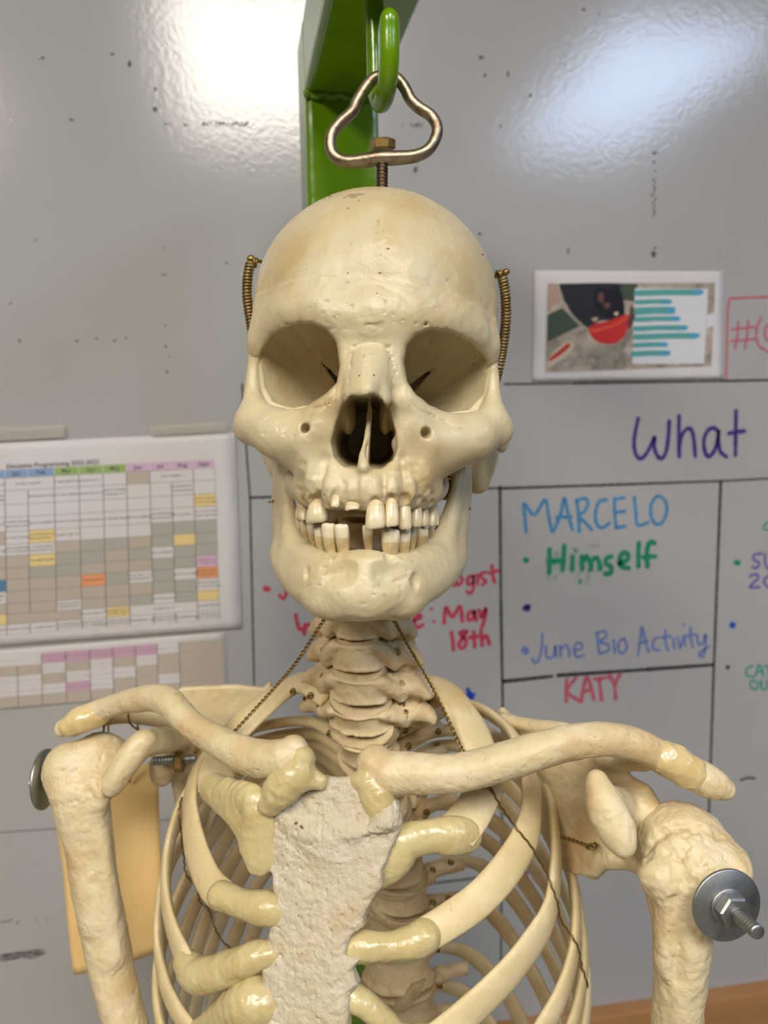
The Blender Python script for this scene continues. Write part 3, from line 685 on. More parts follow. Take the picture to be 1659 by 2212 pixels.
    for x, y, w in ((760, 1096, 16), (683, 1082, 22), (811, 1086, 19), (846, 1080, 15), (875, 1078, 14), (900, 1086, 12), (918, 1092, 10), (934, 1092, 11), (654, 1086, 10)):
        z = v.surf(x, y - 8)
        if z is not None: v.ell(P(x, y + 4, z - .5), (w * z / FPX * .95, 4.0, 3.6), .8, '-')
    # saw cut round the skull cap: the cap sits a hair inside
    x = v.ax[0][:, None, None]; y = v.ax[1][None, :, None]; z = v.ax[2][None, None, :]
    cut = -106.5 + .095 * x + np.minimum(0.0011 * x * x, 6) + 0.02 * (z - 365)
    v.f += np.where((y < cut) & (z < 470), .6, 0).astype(np.float32)
    v.noise(.35, 16, 3); v.noise(.22, 5, 4); v.noise(.1, 2.2, 5); v.pits(.5, 3.5, 6, .3, P(790, 1050, 366), 26); v.pits(.7, 3, 7, .35, P(560, 930, 388), 14); v.pits(.7, 3, 8, .35, P(1060, 940, 392), 14)
    o = v.build('skull', SK, M_SKULL, 3)
    M_SCUFF = material('grey_scuff', srgb(158, 142, 112), .6); M_SPOT = material('brown_spot', srgb(128, 92, 50), .6); o.data.materials.append(M_SCUFF); o.data.materials.append(M_SPOT)
    n = len(o.data.polygons); cc = np.empty(n * 3, np.float32); o.data.polygons.foreach_get('center', cc); cc = cc.reshape(-1, 3) + np.array(o['_c']) - ORG
    cam_ = cc @ W; X = cam_[:, 0] / cam_[:, 2] * FPX + CX; Y = cam_[:, 1] / cam_[:, 2] * FPX + CY; mi = np.zeros(n, np.int32)
    jag = np.random.RandomState(3).rand(n) * .5
    for x, y, rx, ry, k in ((762, 423, 13, 5, 1), (776, 420, 8, 3, 1), (745, 426, 5, 2, 1), (712, 424, 6, 3, 1), (700, 428, 4, 2, 1), (775, 433, 3.2, 3.2, 1), (752, 450, 3, 2.6, 1), (786, 420, 3, 2, 1),
                           (838, 537, 3, 1.8, 2), (821, 589, 4, 1.8, 2), (815, 634, 2.6, 2.2, 2), (752, 590, 2.4, 2.4, 2), (1043, 550, 2, 2.6, 2), (808, 810, 2.2, 2.4, 2), (776, 812, 2, 2.2, 2)):
        mi[(((X - x) / rx) ** 2 + ((Y - y) / ry) ** 2 + jag < 1.15) & (cam_[:, 2] < .47)] = k
    o.data.polygons.foreach_set('material_index', mi)
    return o

def build_mandible():
    rs = np.random.RandomState(23)
    v = Vol((-66, -42, 342), (56, 60, 470), 0.7)
    rows = [((646, 1180, 404, 6.0), (676, 1210, 385, 6.2), (728, 1224, 372, 6.2), (785, 1216, 368, 6.0), (845, 1226, 371, 6.2), (905, 1214, 384, 6.2), (938, 1188, 404, 6.0)),
            ((632, 1190, 414, 7.5), (660, 1226, 392, 8), (718, 1242, 375, 8), (783, 1240, 370, 8), (852, 1244, 374, 8), (920, 1228, 392, 8), (956, 1192, 414, 7.5)),
            ((622, 1196, 420, 7.5), (646, 1236, 398, 8), (706, 1268, 377, 8.5), (782, 1270, 370, 8.5), (858, 1268, 376, 8.5), (936, 1238, 396, 8), (968, 1200, 420, 7.5)),
            ((618, 1200, 424, 7), (640, 1240, 402, 8), (676, 1276, 384, 8), (722, 1294, 374, 8), (780, 1298, 370, 8), (848, 1295, 374, 8), (896, 1274, 384, 8), (945, 1240, 400, 8), (976, 1204, 422, 7))]
    for r in rows: v.chain(pp(*r), 8)
    v.ell(P(785, 1288, 366), (12, 8, 6), 10)
    # rami: plates climbing behind the cheekbones
    for s, pts in ((0, ((612, 1190, 424), (606, 1130, 430), (605, 1060, 438), (604, 1000, 446))),
                   (1, ((984, 1190, 424), (994, 1130, 430), (1000, 1060, 438), (1004, 1000, 446)))):
        n = (1, 0.06, .25) if s == 0 else (1, -.06, -.25); d = 1 if s == 0 else -1
        v.chain([(P(*p), 15) for p in pts[:3]] + [(P(*pts[3]), 12)], 4, flat=(n, 3.4))
        v.chain([(P(pts[0][0] + 26 * d, 1165, 408), 6), (P(pts[1][0] + 22 * d, 1110, 414), 4), (P(pts[2][0] + 14 * d, 1060, 420), 3.2), (P(pts[3][0] + 6 * d, 1000, 426), 3)], 6)
        v.cone(P(pts[3][0], 1000, 446), P(pts[3][0], 950, 456), 5, 6, 4)
    v.ell(P(790, 1190, 410), (25, 40, 29), 5, '-')
    v.ell(P(716, 1304, 376), (9, 6.5, 8), 8); v.ell(P(866, 1302, 378), (9, 6.5, 8), 8)
    v.dimple(662, 1238, (2.2, 3.2), 1.1, 1.5); v.dimple(899, 1255, (2.4, 3.4), 1.4, 1.5)
    v.dimple(704, 1230, (13, 8), .45, 4); v.dimple(872, 1236, (13, 8), .4, 4)
    v.groove([(806, 1270), (838, 1262), (862, 1253)], .5, .8, '-')
    for x, y, w in ((642, 1160, 9), (655, 1168, 10), (670, 1176, 10), (688, 1186, 12), (709, 1192, 15), (737, 1190, 15), (794, 1180, 12), (844, 1202, 18), (874, 1196, 14), (893, 1184, 9), (911, 1180, 14), (932, 1164, 9)):
        z = v.surf(x, y + 14)
        if z is not None: v.ell(P(x, y - 3, z - .4), (w * z / FPX * .95, 3.4, 3.0), .7, '-')
    for x, y, r in ((764, 1178, 2.6), (812, 1180, 2.2), (826, 1184, 2.0), (746, 1178, 1.8)):
        z = v.surf(x, y + 10)
        if z is not None: v.ell(P(x, y, z + 5), (r, 3.0, 4), .8, '-')
    for i in range(30):
        v.dimple(660 + 250 * rs.rand(), 1200 + 110 * rs.rand(), (.5, .4), .7, .4)
    v.noise(.5, 15, 11); v.noise(.28, 5, 12); v.noise(.12, 2.2, 13); v.pits(.35, 3.5, 14, .3, P(780, 1290, 366), 30)
    return v.build('mandible', SK, M_SKULL, 3)

SKULL = build_skull()
MANDIBLE = build_mandible()

M_ROOT = mottled('tooth_root', srgb(204, 184, 138), [(srgb(160, 122, 72), 130, .50, .72, .6)], .4, ((300, .1),), .45)
def tooth(parent, x0, x1, top, bot, z, crown_up=False, chip=0.0, turn=0.0, deep=1.0, lean=0.0):
    """a crown and neck with rounded sections; the root end sits in the jaw bone."""
    a, b = (P((x0 + x1) / 2, top, z), P((x0 + x1) / 2 + lean, bot, z))
    if crown_up: a, b = b, a
    a = a + np.array((-a[0] * .05, 0, 3.6))                     # a = root end, b = biting edge
    w = (x1 - x0) / 2 * z / FPX * 1.07; n = 10; seg = 20
    prof = [.66, .76, .82, .87, .93, .98, 1.0, 1.0, .97, .84, .50]
    dep = [.60, .76, .84, .90, .96, .98, .92, .80, .64, .46, .24]
    ts = [-.35, -.12, .06, .2, .36, .52, .68, .82, .93, .985, 1.0]
    V = []; F = []
    ct, st = math.cos(turn), math.sin(turn)
    for k in range(11):
        c = a + (b - a) * ts[k]
        for j in range(seg):
            q = 2 * math.pi * j / seg
            cs, sn = math.cos(q), math.sin(q)
            u = math.copysign(abs(cs) ** .75, cs) * w * prof[k]; d = math.copysign(abs(sn) ** .8, sn) * w * dep[k] * deep
            e = chip * (cs * .5 + .5) * max(0, ts[k] - .55) * (b - a)[1] if chip > 0 else -chip * (.5 - cs * .5) * max(0, ts[k] - .55) * (b - a)[1]
            V.append(c + np.array((u * ct - d * st, -e + .12 * math.sin(3 * q + k), u * st + d * ct)))
    for k in range(10):
        for j in range(seg):
            F.append((k * seg + j, k * seg + (j + 1) % seg, (k + 1) * seg + (j + 1) % seg, (k + 1) * seg + j))
    F.append(tuple(range(seg))); F.append(tuple(10 * seg + j for j in range(seg - 1, -1, -1)))
    mi = [1 if (i // seg) < (5 if crown_up else 3) else 0 for i in range(10 * seg)] + [1, 0]
    return link('tooth', mesh('tooth', world(V), F, True, mi), parent, [M_TOOTH, M_ROOT])

for a in ((661, 707, 1074, 1134, 374, .22, .25, 1.1), (641, 664, 1080, 1124, 388, 0, .9, 1.0), (634, 650, 1078, 1120, 400, 0, 1.2, 1.0),
          (714, 732, 1056, 1096, 361, 0, .2, .9), (745, 775, 1078, 1104, 361, .3, .1, .9),
          (790, 831, 1080, 1146, 359, .18, 0, .8), (832, 861, 1076, 1139, 361, .1, -.15, .8), (862, 889, 1074, 1144, 367, 0, -.35, .9),
          (888, 913, 1080, 1139, 376, 0, -.7, 1.0), (908, 928, 1086, 1137, 384, 0, -.9, 1.0), (922, 945, 1086, 1137, 393, 0, -1.1, 1.1), (936, 951, 1084, 1135, 404, 0, -1.3, 1.0)):
    tooth(SKULL, *a[:5], chip=a[5], turn=-a[6], deep=a[7])
for a in ((635, 649, 1117, 1160, 404, 0, 1.2, 1), (645, 665, 1124, 1166, 395, 0, 1.0, 1), (661, 680, 1130, 1176, 386, 0, .8, 1),
          (676, 700, 1129, 1190, 378, 0, .5, 1), (694, 724, 1130, 1196, 371, 0, .3, .9), (722, 752, 1132, 1194, 367, 0, .1, .85),
          (783, 806, 1134, 1182, 370, 0, 0, .9), (825, 863, 1141, 1204, 367, .1, -.1, .8), (861, 887, 1142, 1200, 372, 0, -.3, .9),
          (885, 901, 1140, 1182, 382, 0, -.6, 1), (897, 926, 1139, 1180, 388, 0, -.8, 1), (924, 940, 1138, 1166, 400, 0, -1.1, 1)):
    tooth(MANDIBLE, *a[:5], crown_up=True, chip=a[5], turn=-a[6], deep=a[7])
# ------------------------------------------------------------------ spine
FWD = _n((-.29, 0, -.957)); LAT = _n((.957, 0, -.29)); DWN = _n((0.02, .9925, .12))      # the trunk's own axes (camera frame)
SPINE = [  # image x, top, bottom, width in the picture, depth
    (788, 1070, 1122, 110, 450), (784, 1132, 1190, 96, 447), (776, 1200, 1258, 92, 446), (768, 1268, 1322, 92, 446), (770, 1330, 1380, 96, 447), (774, 1386, 1446, 116, 449), (778, 1456, 1514, 132, 452), (780, 1522, 1574, 146, 458),
    (794, 1581, 1640, 136, 467), (806, 1647, 1694, 130, 480), (818, 1700, 1744, 126, 494), (830, 1750, 1794, 126, 506), (843, 1800, 1842, 128, 515),
    (856, 1848, 1902, 130, 521), (862, 1909, 1964, 134, 524), (858, 1972, 2036, 140, 526), (858, 2046, 2134, 160, 527), (872, 2144, 2218, 152, 528), (876, 2228, 2300, 156, 528)]
def frame_at(i):
    c = [P(s[0], (s[1] + s[2]) / 2, s[4]) for s in SPINE]
    a = c[min(i + 1, len(c) - 1)] - c[max(i - 1, 0)]
    return c[i], _n(a)
def vbody(v, c, up, rx, rz, hh, waist=.12, k=2, op='+'):
    X = _n(LAT - up * (LAT @ up)); Z = np.cross(X, up)
    m = max(rx, rz, hh) + 6
    sl, x, y, z = v._box(c - m, c + m)
    x = x - c[0]; y = y - c[1]; z = z - c[2]
    a = x * X[0] + y * X[1] + z * X[2]; b = x * Z[0] + y * Z[1] + z * Z[2]; h = x * up[0] + y * up[1] + z * up[2]
    w = 1 - waist * np.clip(1 - (h / hh) ** 2, 0, 1) + .05 * np.exp(-((np.abs(h) - hh * .86) / (hh * .15)) ** 2)
    q = (np.sqrt((a / rx) ** 2 + (b / rz) ** 2) / w - 1) * min(rx, rz)
    r = 1.6
    u = np.maximum(q + r, 0); t = np.maximum(np.abs(h) - hh + r, 0)
    d = np.sqrt(u * u + t * t) + np.minimum(np.maximum(q + r, np.abs(h) - hh + r), 0) - r
    v._mix(sl, d.astype(np.float32), k, op)
    return X, Z
def build_vertebra(i):
    x, y0, y1, w, z = SPINE[i]
    c, dn = frame_at(i)
    rx = w / 2 * z / FPX; hh = (y1 - y0) / 2 * z / FPX; rz = rx * (.72 if i < 8 else .85)
    c = c + np.array((0, 0, rz * .5))
    v = Vol(c - (46, 30, 28), c + (46, 34, 56), .9)
    up = -dn
    X, Z = vbody(v, c, up, rx, rz, hh, .07 if i < 7 else .12)
    B = Z if Z[2] > 0 else -Z                    # backwards
    q = lambda a, b, h: c + X * a + B * b + dn * h
    for s in (-1, 1):
        if i < 8:                                # neck: wide low wings and jointed pillars
            sx = s * (rx + (14 if i < 6 else 16))
            v.chain([(q(s * rx * .75, 2, -hh * .2), 5.5), (q(sx * .80, 7, 1), 6.2), (q(sx, 10, 3), 5.6), (q(sx * 1.14, 9, 6), 3.4)], 4)
            v.chain([(q(s * rx * .85, -rz * .5, -hh * .7), 3.0), (q(s * rx * 1.2, -1, 0), 4.0), (q(s * (rx + 6), 2, hh * .8), 3.2)], 3.5)
            v.chain([(q(s * (rx + 6), 14, -hh - 3), 7.5), (q(s * (rx + 9), 16, hh + 2), 8)], 3)
            v.cone(q(s * rx * .7, rz * .6, 0), q(s * (rx + 4), 15, 0), 4, 5, 3)
            v.cone(q(s * (rx + 3), 19, 0), q(0, 27, 3), 4, 4, 3)
            v.ell(q(s * (rx + 6.5), 2, -1), (1.8, 3, 2.2), 1.5, '-')
        else:                                    # chest: stalks with rib facets
            v.cone(q(s * rx * .7, rz * .7, -hh * .3), q(s * rx * .8, rz + 8, -hh * .2), 4.5, 5, 3)
            v.chain([(q(s * rx * .8, rz + 8, -2), 5), (q(s * (rx + 9), rz + 15, -3), 4.5), (q(s * (rx + 16), rz + 19, -3), 4.5)], 3)
            v.cone(q(s * rx * .7, rz + 8, 0), q(0, rz + 15, 4), 4, 4, 3)
            v.ell(q(s * rx * .98, rz * .55, -hh * .8), (3.4, 4.5, 3.6), 2)
    v.chain([(q(0, rz + (15 if i >= 8 else 19), 3), 4), (q(0, rz + 32, 16 if i >= 8 else 8), 3.4)], 3)
    v.noise(.7, 7, 20 + i); v.noise(.4, 3, 40 + i); v.pits(1.2, 2.6, 80 + i, .35)
    o = v.build('vertebra', SK, M_VERT, 2)
    if i + 1 < len(SPINE):                       # the pad under it
        c2, d2 = frame_at(i + 1); s2 = SPINE[i + 1]
        a = P(x, y1, z) + np.array((0, 0, rz * .5)); b = P(s2[0], s2[1], s2[4]) + np.array((0, 0, rz * .5))
        hh2 = max(np.linalg.norm(b - a) / 2 + 1.3, 1.9); m = (a + b) / 2
        v = Vol(m - (34, 10, 30), m + (34, 10, 34), .8)
        vbody(v, m, -_n(b - a), rx * (1.0 if i < 8 else .98), rz * (1.0 if i < 8 else .98), hh2, -.06)
        v.noise(.4, 5, 60 + i)
        v.build('intervertebral_disc', SK, M_DISC, 2)
    return o
M_GLUE = mottled('amber_glue', srgb(216, 194, 140), [(srgb(196, 160, 98), 60, .48, .70, .6)], .22, ((300, .2),), .55, .4)
M_DISC = mottled('disc_pad', srgb(196, 176, 136), [(srgb(150, 118, 76), 60, .48, .68, .6)], .55, ((500, .3),), .35)
VERTS = [build_vertebra(i) for i in range(len(SPINE))]

# ------------------------------------------------------------------ ribs
RIBS_R = [
    [(850, 1512, 466), (905, 1484, 476), (955, 1488, 476), (1002, 1545, 464), (1036, 1620, 446), (1048, 1690, 427), (1022, 1752, 412), (984, 1800, 403)],
    [(858, 1578, 486), (935, 1548, 508), (1010, 1524, 512), (1090, 1568, 494), (1135, 1640, 466), (1148, 1730, 444), (1138, 1800, 429), (1098, 1872, 415), (1035, 1942, 405), (960, 1995, 398), (896, 2032, 393)],
    [(866, 1616, 500), (945, 1581, 528), (1040, 1580, 532), (1130, 1644, 512), (1180, 1715, 482), (1198, 1800, 458), (1200, 1880, 441), (1184, 1977, 424), (1136, 2056, 409), (1072, 2131, 399), (985, 2210, 392), (930, 2252, 389)],
    [(876, 1652, 512), (945, 1611, 543), (1060, 1628, 550), (1160, 1725, 525), (1215, 1825, 488), (1236, 1900, 466), (1244, 1990, 448), (1234, 2080, 433), (1204, 2165, 419), (1150, 2260, 404)],
    [(884, 1694, 524), (948, 1648, 556), (1075, 1680, 565), (1190, 1805, 532), (1240, 1915, 492), (1256, 2000, 471), (1260, 2080, 456), (1248, 2170, 441), (1218, 2270, 425)],
    [(890, 1738, 534), (950, 1691, 566), (1080, 1730, 576), (1195, 1885, 542), (1250, 2008, 500), (1266, 2100, 477), (1262, 2200, 460), (1240, 2300, 445)],
    [(896, 1786, 540), (945, 1738, 572), (1060, 1772, 584), (1175, 1905, 565), (1245, 2080, 516), (1262, 2200, 484), (1262, 2300, 465)],
    [(902, 1838, 544), (950, 1797, 576), (1050, 1817, 590), (1150, 1934, 575), (1235, 2104, 530), (1262, 2240, 495)],
    [(906, 1896, 546), (962, 1862, 578), (1045, 1874, 592), (1140, 1984, 580), (1225, 2154, 545), (1255, 2300, 515)],
    [(908, 1958, 547), (955, 1940, 578), (1030, 1948, 592), (1110, 2034, 585), (1190, 2184, 560), (1235, 2330, 535)],
    [(910, 2064, 548), (955, 2046, 578), (1020, 2066, 590), (1090, 2142, 585), (1150, 2255, 570)],
    [(915, 2148, 548), (955, 2130, 576), (1010, 2152, 586), (1070, 2235, 582), (1095, 2280, 578)],
]
RIBS_L = [
    [(712, 1505, 470), (655, 1474, 482), (595, 1506, 490), (532, 1556, 486), (486, 1610, 472), (464, 1655, 456), (468, 1695, 442)],
    [(735, 1590, 486), (665, 1558, 508), (560, 1570, 520), (480, 1600, 512), (432, 1650, 490), (412, 1711, 472), (413, 1784, 456), (428, 1850, 440), (454, 1908, 425), (484, 1938, 414)],
    [(748, 1626, 500), (667, 1584, 530), (540, 1612, 542), (440, 1678, 524), (395, 1740, 502), (370, 1810, 480), (358, 1890, 463), (362, 1964, 448), (380, 2030, 434), (408, 2090, 420)],
    [(760, 1662, 512), (667, 1606, 546), (530, 1655, 560), (420, 1780, 535), (365, 1870, 507), (346, 1960, 485), (344, 2060, 468), (358, 2130, 452), (386, 2190, 439), (424, 2245, 428)],
    [(770, 1702, 524), (668, 1630, 558), (535, 1695, 574), (430, 1855, 545), (365, 1988, 513), (342, 2090, 489), (344, 2190, 470), (370, 2290, 452)],
    [(778, 1744, 534), (669, 1656, 568), (540, 1736, 584), (438, 1920, 552), (375, 2088, 518), (352, 2200, 491), (355, 2300, 472)],
    [(786, 1792, 540), (670, 1696, 575), (548, 1786, 592), (445, 1986, 560), (390, 2184, 524), (370, 2290, 500)],
    [(792, 1842, 544), (672, 1746, 580), (556, 1836, 598), (455, 2046, 568), (410, 2236, 535), (400, 2290, 525)],
    [(796, 1898, 546), (676, 1806, 582), (565, 1896, 600), (475, 2116, 572), (440, 2264, 550)],
    [(798, 1960, 547), (680, 1872, 582), (575, 1956, 600), (500, 2166, 575), (470, 2290, 560)],
    [(798, 2062, 548), (690, 1966, 582), (590, 2056, 596), (540, 2226, 580), (530, 2270, 575)],
    [(800, 2148, 548), (700, 2066, 582), (620, 2156, 592), (592, 2262, 586)],
]
CAGE = [P(780, 1560, 470), P(840, 1900, 460), P(860, 2250, 465)]
def build_rib(pts, k, side):
    m = 64
    p = spline([P(*q) for q in pts], m)
    rs = np.random.RandomState(100 + k * 2 + side)
    wob = np.cumsum(rs.randn(m)) * .06; wob -= np.linspace(wob[0], wob[-1], m)
    wide = ([5.2, 4.2, 5.8, 7.4, 8.4, 8.8, 8.8, 8.8, 8.6, 8.0] if k < 3 else [5.2, 4.2, 5.8, 7.2, 7.8, 7.8, 7.8, 8, 8, 7.6]) if k else [8.5, 8.5, 10, 11, 11, 10, 10, 11]
    thick = [4.4, 3.6, 3.4, 3.1, 3.0, 3.0, 3.0, 3.1, 3.2, 3.2] if k else [4, 4, 3.6, 3.2, 3, 3, 3, 3.2]
    if k >= 6: wide = [w * .92 for w in wide]
    wd = np.interp(np.linspace(0, 1, m), np.linspace(0, 1, len(wide)), wide); th = np.interp(np.linspace(0, 1, m), np.linspace(0, 1, len(thick)), thick)
    def section(i, T):
        c = CAGE[0] + (CAGE[1] - CAGE[0]) * np.clip((p[i][1] - CAGE[0][1]) / (CAGE[1][1] - CAGE[0][1]), 0, 2)
        if k == 0:
            N = _n((0.25 * (1 if side else -1), -.85, -.45))
        else:
            N = p[i] - c; N = N - DWN * (N @ DWN); N = _n(N) + np.array((0, -.22, 0))
            if k == 1: N = _n(_n(N) + np.array((0, -.55, 0)))
        A = _n(np.cross(T, N)); B = np.cross(A, T)
        return wd[i] + wob[i], th[i] + wob[i] * .4, A, B
    return tube('rib', p, 1, SK, M_RIB, seg=20, section=section)
RIB_OBJ = {}
for side, lst in ((1, RIBS_R), (0, RIBS_L)):
    for k, pts in enumerate(lst): RIB_OBJ[side, k] = build_rib(pts, k, side)

# ------------------------------------------------------------------ breastbone and rib cartilage
S_O = P(700, 1690, 399); S_V = _n(P(655, 2250, 379) - S_O); S_U = _n(LAT - S_V * (LAT @ S_V)); S_N = np.cross(S_U, S_V)
def on_plane(px, py, o, n):
    d = P(px, py, 1.0); return d * ((o @ n) / (d @ n))
def plane_uv(pts, o, U, V):
    n = np.cross(U, V); out = []
    for x, y in pts:
        q = on_plane(x, y, o, n) - o; out.append((q @ U, q @ V))
    return out
STERN = [(562, 1728), (592, 1696), (640, 1684), (680, 1675), (720, 1681), (760, 1678), (792, 1674), (826, 1704), (852, 1741), (858, 1789), (846, 1831), (823, 1886), (820, 1925), (796, 1952),
         (781, 1991), (780, 2006), (752, 2030), (741, 2066), (770, 2080), (757, 2102), (764, 2133), (748, 2160), (744, 2300),
         (548, 2300), (550, 2163), (562, 2124), (557, 2084), (570, 2048), (577, 2006), (590, 1982), (585, 1937), (578, 1892), (556, 1876), (556, 1800)]
v = Vol(P(620, 1900, 392) - (46, 66, 36), P(700, 1900, 392) + (50, 104, 30), .6)
v.slab(plane_uv(STERN, S_O, S_U, S_V), S_O + S_N * 5, S_U, S_V, 5.0, 2, bend=lambda a, b: -3.0 * np.exp(-((b - 28) / 9.0) ** 2) * np.exp(-(a / 26.0) ** 2) + .0025 * a * a)
for a, b in (((600, 1760), (660, 1800)), ((660, 1800), (760, 1800)), ((760, 1800), (840, 1780))):
    v.cone(on_plane(*a, S_O, S_N), on_plane(*b, S_O, S_N), 1.2, 1.4, 6)
v.chain([(on_plane(x, y, S_O, S_N) - np.array((0, 0, .6)), r) for x, y, r in ((640, 1782, .5), (656, 1790, 1.0), (672, 1804, 1.0), (690, 1812, .8), (704, 1806, .4))], 2.5, '-')
v.ell(on_plane(600, 1730, S_O, S_N), (9, 5, 4), 5); v.ell(on_plane(832, 1770, S_O, S_N) + np.array((0, 0, 3)), (6, 6, 4), 5)
v.noise(.45, 3.2, 71); v.noise(.42, 1.6, 72); v.noise(1.0, 13, 73); v.pits(1.6, 2.6, 74, .34)
STERNUM = v.build('sternum', SK, M_STERN, 1)

def lumpy(name, rows, mat, k=4, h=.65, amp=.5, scale=6, seed=0, flat=None, parent=None, extra=None, pad=16, fine=.2, sm=2):
    """rows: lists of (px, py, z, radius mm) chains sculpted into one bone."""
    pts = np.array([P(*q[:3]) for r in rows for q in r])
    v = Vol(pts.min(0) - pad - 8, pts.max(0) + pad + 8, h)
    for r in rows: v.chain(pp(*r), k, flat=flat)
    if extra: extra(v)
    v.noise(amp, scale, seed)
    if fine: v.noise(fine, 2.4, seed + 1)
    if mat is M_BONE: v.pits(.5, 3.2, seed + 2, .3); v.pits(.8, 1.8, seed + 3, .45)
    return v.build(name, parent or SK, mat, sm)
CA = 'costal_cartilage'
NF = (-.2, .05, -1)
lumpy(CA, [((466, 1706, 440, 9.5), (490, 1724, 430, 10.5), (528, 1764, 414, 9.5), (548, 1830, 406, 7), (556, 1876, 404, 4)), ((500, 1712, 425, 8), (552, 1740, 407, 9), (562, 1850, 404, 8))], M_CART, seed=201, flat=(NF, 1.9))
lumpy(CA, [((478, 1934, 415, 7.5), (530, 1954, 405, 7.2), (572, 1962, 401, 8.8), (606, 1966, 402, 8))], M_CART, seed=202)
lumpy(CA, [((402, 2080, 422, 7), (432, 2108, 413, 9.0), (500, 2090, 403, 8.6), (556, 2064, 397, 7.2), (596, 2058, 397, 6))], M_CART, seed=203)
lumpy(CA, [((424, 2245, 428, 8), (488, 2194, 406, 9), (548, 2162, 396, 12), (592, 2170, 396, 9))], M_CART, seed=204)
lumpy(CA, [((1000, 1804, 406, 9.6), (972, 1806, 402, 10.0), (930, 1806, 400, 8.6), (872, 1822, 398, 9.5), (846, 1850, 398, 11), (824, 1900, 397, 5))], M_CART, seed=205, flat=(NF, 1.35))
lumpy(CA, [((916, 2022, 395, 8.6), (894, 2034, 394, 8.8), (838, 2046, 391, 6.8), (780, 2044, 391, 8), (724, 2054, 395, 7))], M_CART, seed=206)
lumpy(CA, [((722, 2132, 390, 7), (756, 2150, 387, 7), (800, 2178, 385, 6.5), (870, 2240, 386, 6.5), (985, 2240, 391, 7))], M_CART, seed=207)
CAP = 'joint_capsule'
lumpy(CAP, [((585, 1735, 401, 6.5), (612, 1700, 399, 9.5), (640, 1668, 398, 8.5), (652, 1640, 400, 7)), ((640, 1670, 398, 8), (690, 1690, 398, 4))], M_CART, seed=208, amp=.9)
lumpy(CAP, [((770, 1690, 398, 4), (800, 1690, 397, 7), (822, 1738, 395, 8.5), (850, 1778, 395, 4)), ((800, 1690, 398, 7), (806, 1640, 402, 6))], M_CART, seed=209, amp=.9)

# ------------------------------------------------------------------ collarbones
lumpy('clavicle', [((634, 1622, 403, 8.0), (612, 1638, 403, 9.8), (545, 1636, 412, 9.6), (480, 1606, 424, 8.6), (425, 1574, 436, 7.6), (390, 1543, 446, 7.8), (366, 1518, 455, 8.6), (335, 1508, 464, 8.0),
                   (285, 1513, 474, 7.2), (240, 1526, 482, 6.8), (205, 1540, 487, 7.2), (165, 1560, 488, 7.2), (136, 1574, 488, 5.2))], M_BONE, k=5, seed=211, amp=.5, scale=9)
lumpy('clavicle', [((812, 1652, 402, 10.0), (832, 1668, 400, 11.0), (880, 1670, 396, 10.4), (960, 1672, 390, 9.6), (1050, 1656, 386, 9.3), (1140, 1628, 385, 9.2), (1220, 1606, 388, 8.8), (1300, 1596, 392, 8.6),
                   (1370, 1608, 396, 8.2), (1430, 1634, 399, 7.8), (1480, 1662, 401, 8.0), (1530, 1688, 401, 8.6), (1566, 1704, 400, 5.4))], M_BONE, k=5, seed=213, amp=.5, scale=9)

lumpy(CAP, [((214, 1541, 486, 7.6), (190, 1549, 486, 8.2), (166, 1560, 486, 7.8), (150, 1569, 486, 6.6))], M_GLUE, seed=216, amp=.9)
lumpy(CAP, [((1438, 1636, 397, 8.2), (1466, 1652, 398, 8.8), (1490, 1668, 399, 8.6))], M_GLUE, seed=218, amp=.9)
# ------------------------------------------------------------------ shoulder blades
def blade(v, outline, o, U, V, thick, k=3, bend=None):
    v.slab(plane_uv(outline, o, U, V), o, U, V, thick, k, bend=bend)
v = Vol(P(100, 1470, 530) - (30, 24, 80), P(600, 1900, 530) + (10, 20, 60), 1.0)
U = _n((.94, 0, .10)); V = _n((0.1, 1, .12)); o = P(480, 1520, 538)
blade(v, [(372, 1505), (392, 1484), (512, 1478), (570, 1484), (584, 1470), (592, 1490), (566, 1530), (530, 1640), (420, 1860), (395, 1830), (370, 1690), (360, 1600)], o, U, V, 2.4)
v.chain(pp((392, 1560, 530, 7), (330, 1545, 526, 7), (260, 1540, 518, 7), (205, 1552, 506, 6.5), (160, 1572, 496, 5.5)), 4)
v.chain(pp((400, 1600, 530, 10), (360, 1640, 524, 10), (350, 1672, 526, 8)), 6)
v.chain(pp((385, 1600, 516, 8), (345, 1600, 494, 8.5), (305, 1610, 482, 8.4), (274, 1645, 475, 8.0), (250, 1686, 472, 7.0), (240, 1700, 472, 5.8)), 5)
v.ell(P(312, 1598, 480), (6, 5, 6), 5)
v.noise(.5, 8, 221); v.noise(.25, 3, 222); v.pits(1.4, 3, 223, .25, P(280, 1640, 476), 24)
v.build('scapula', SK, M_BONE, 2)
v = Vol((60, 86, 360), (180, 222, 525), 1.0)
U = _n(P(1390, 1720, 424) - P(1090, 1560, 508)); V = _n((-.1, 1, .10)); V = _n(V - U * (U @ V)); o = P(1200, 1680, 474)
blade(v, [(1072, 1532), (1086, 1528), (1120, 1560), (1180, 1580), (1300, 1640), (1400, 1700), (1408, 1800), (1330, 1850), (1300, 1862), (1290, 1888), (1245, 1890), (1190, 1840), (1140, 1740), (1100, 1640)], o, U, V, 1.8)
v.chain(pp((1090, 1556, 500, 4), (1180, 1572, 480, 4.5), (1290, 1592, 452, 5.5), (1380, 1622, 430, 6), (1450, 1655, 412, 7), (1530, 1690, 407, 7)), 5)
v.chain(pp((1300, 1640, 440, 5), (1385, 1640, 428, 6)), 6)
v.chain(pp((1320, 1740, 430, 10), (1380, 1745, 424, 10.5), (1392, 1760, 420, 10)), 6)
v.chain(pp((1386, 1800, 426, 9), (1392, 1850, 424, 9)), 6)
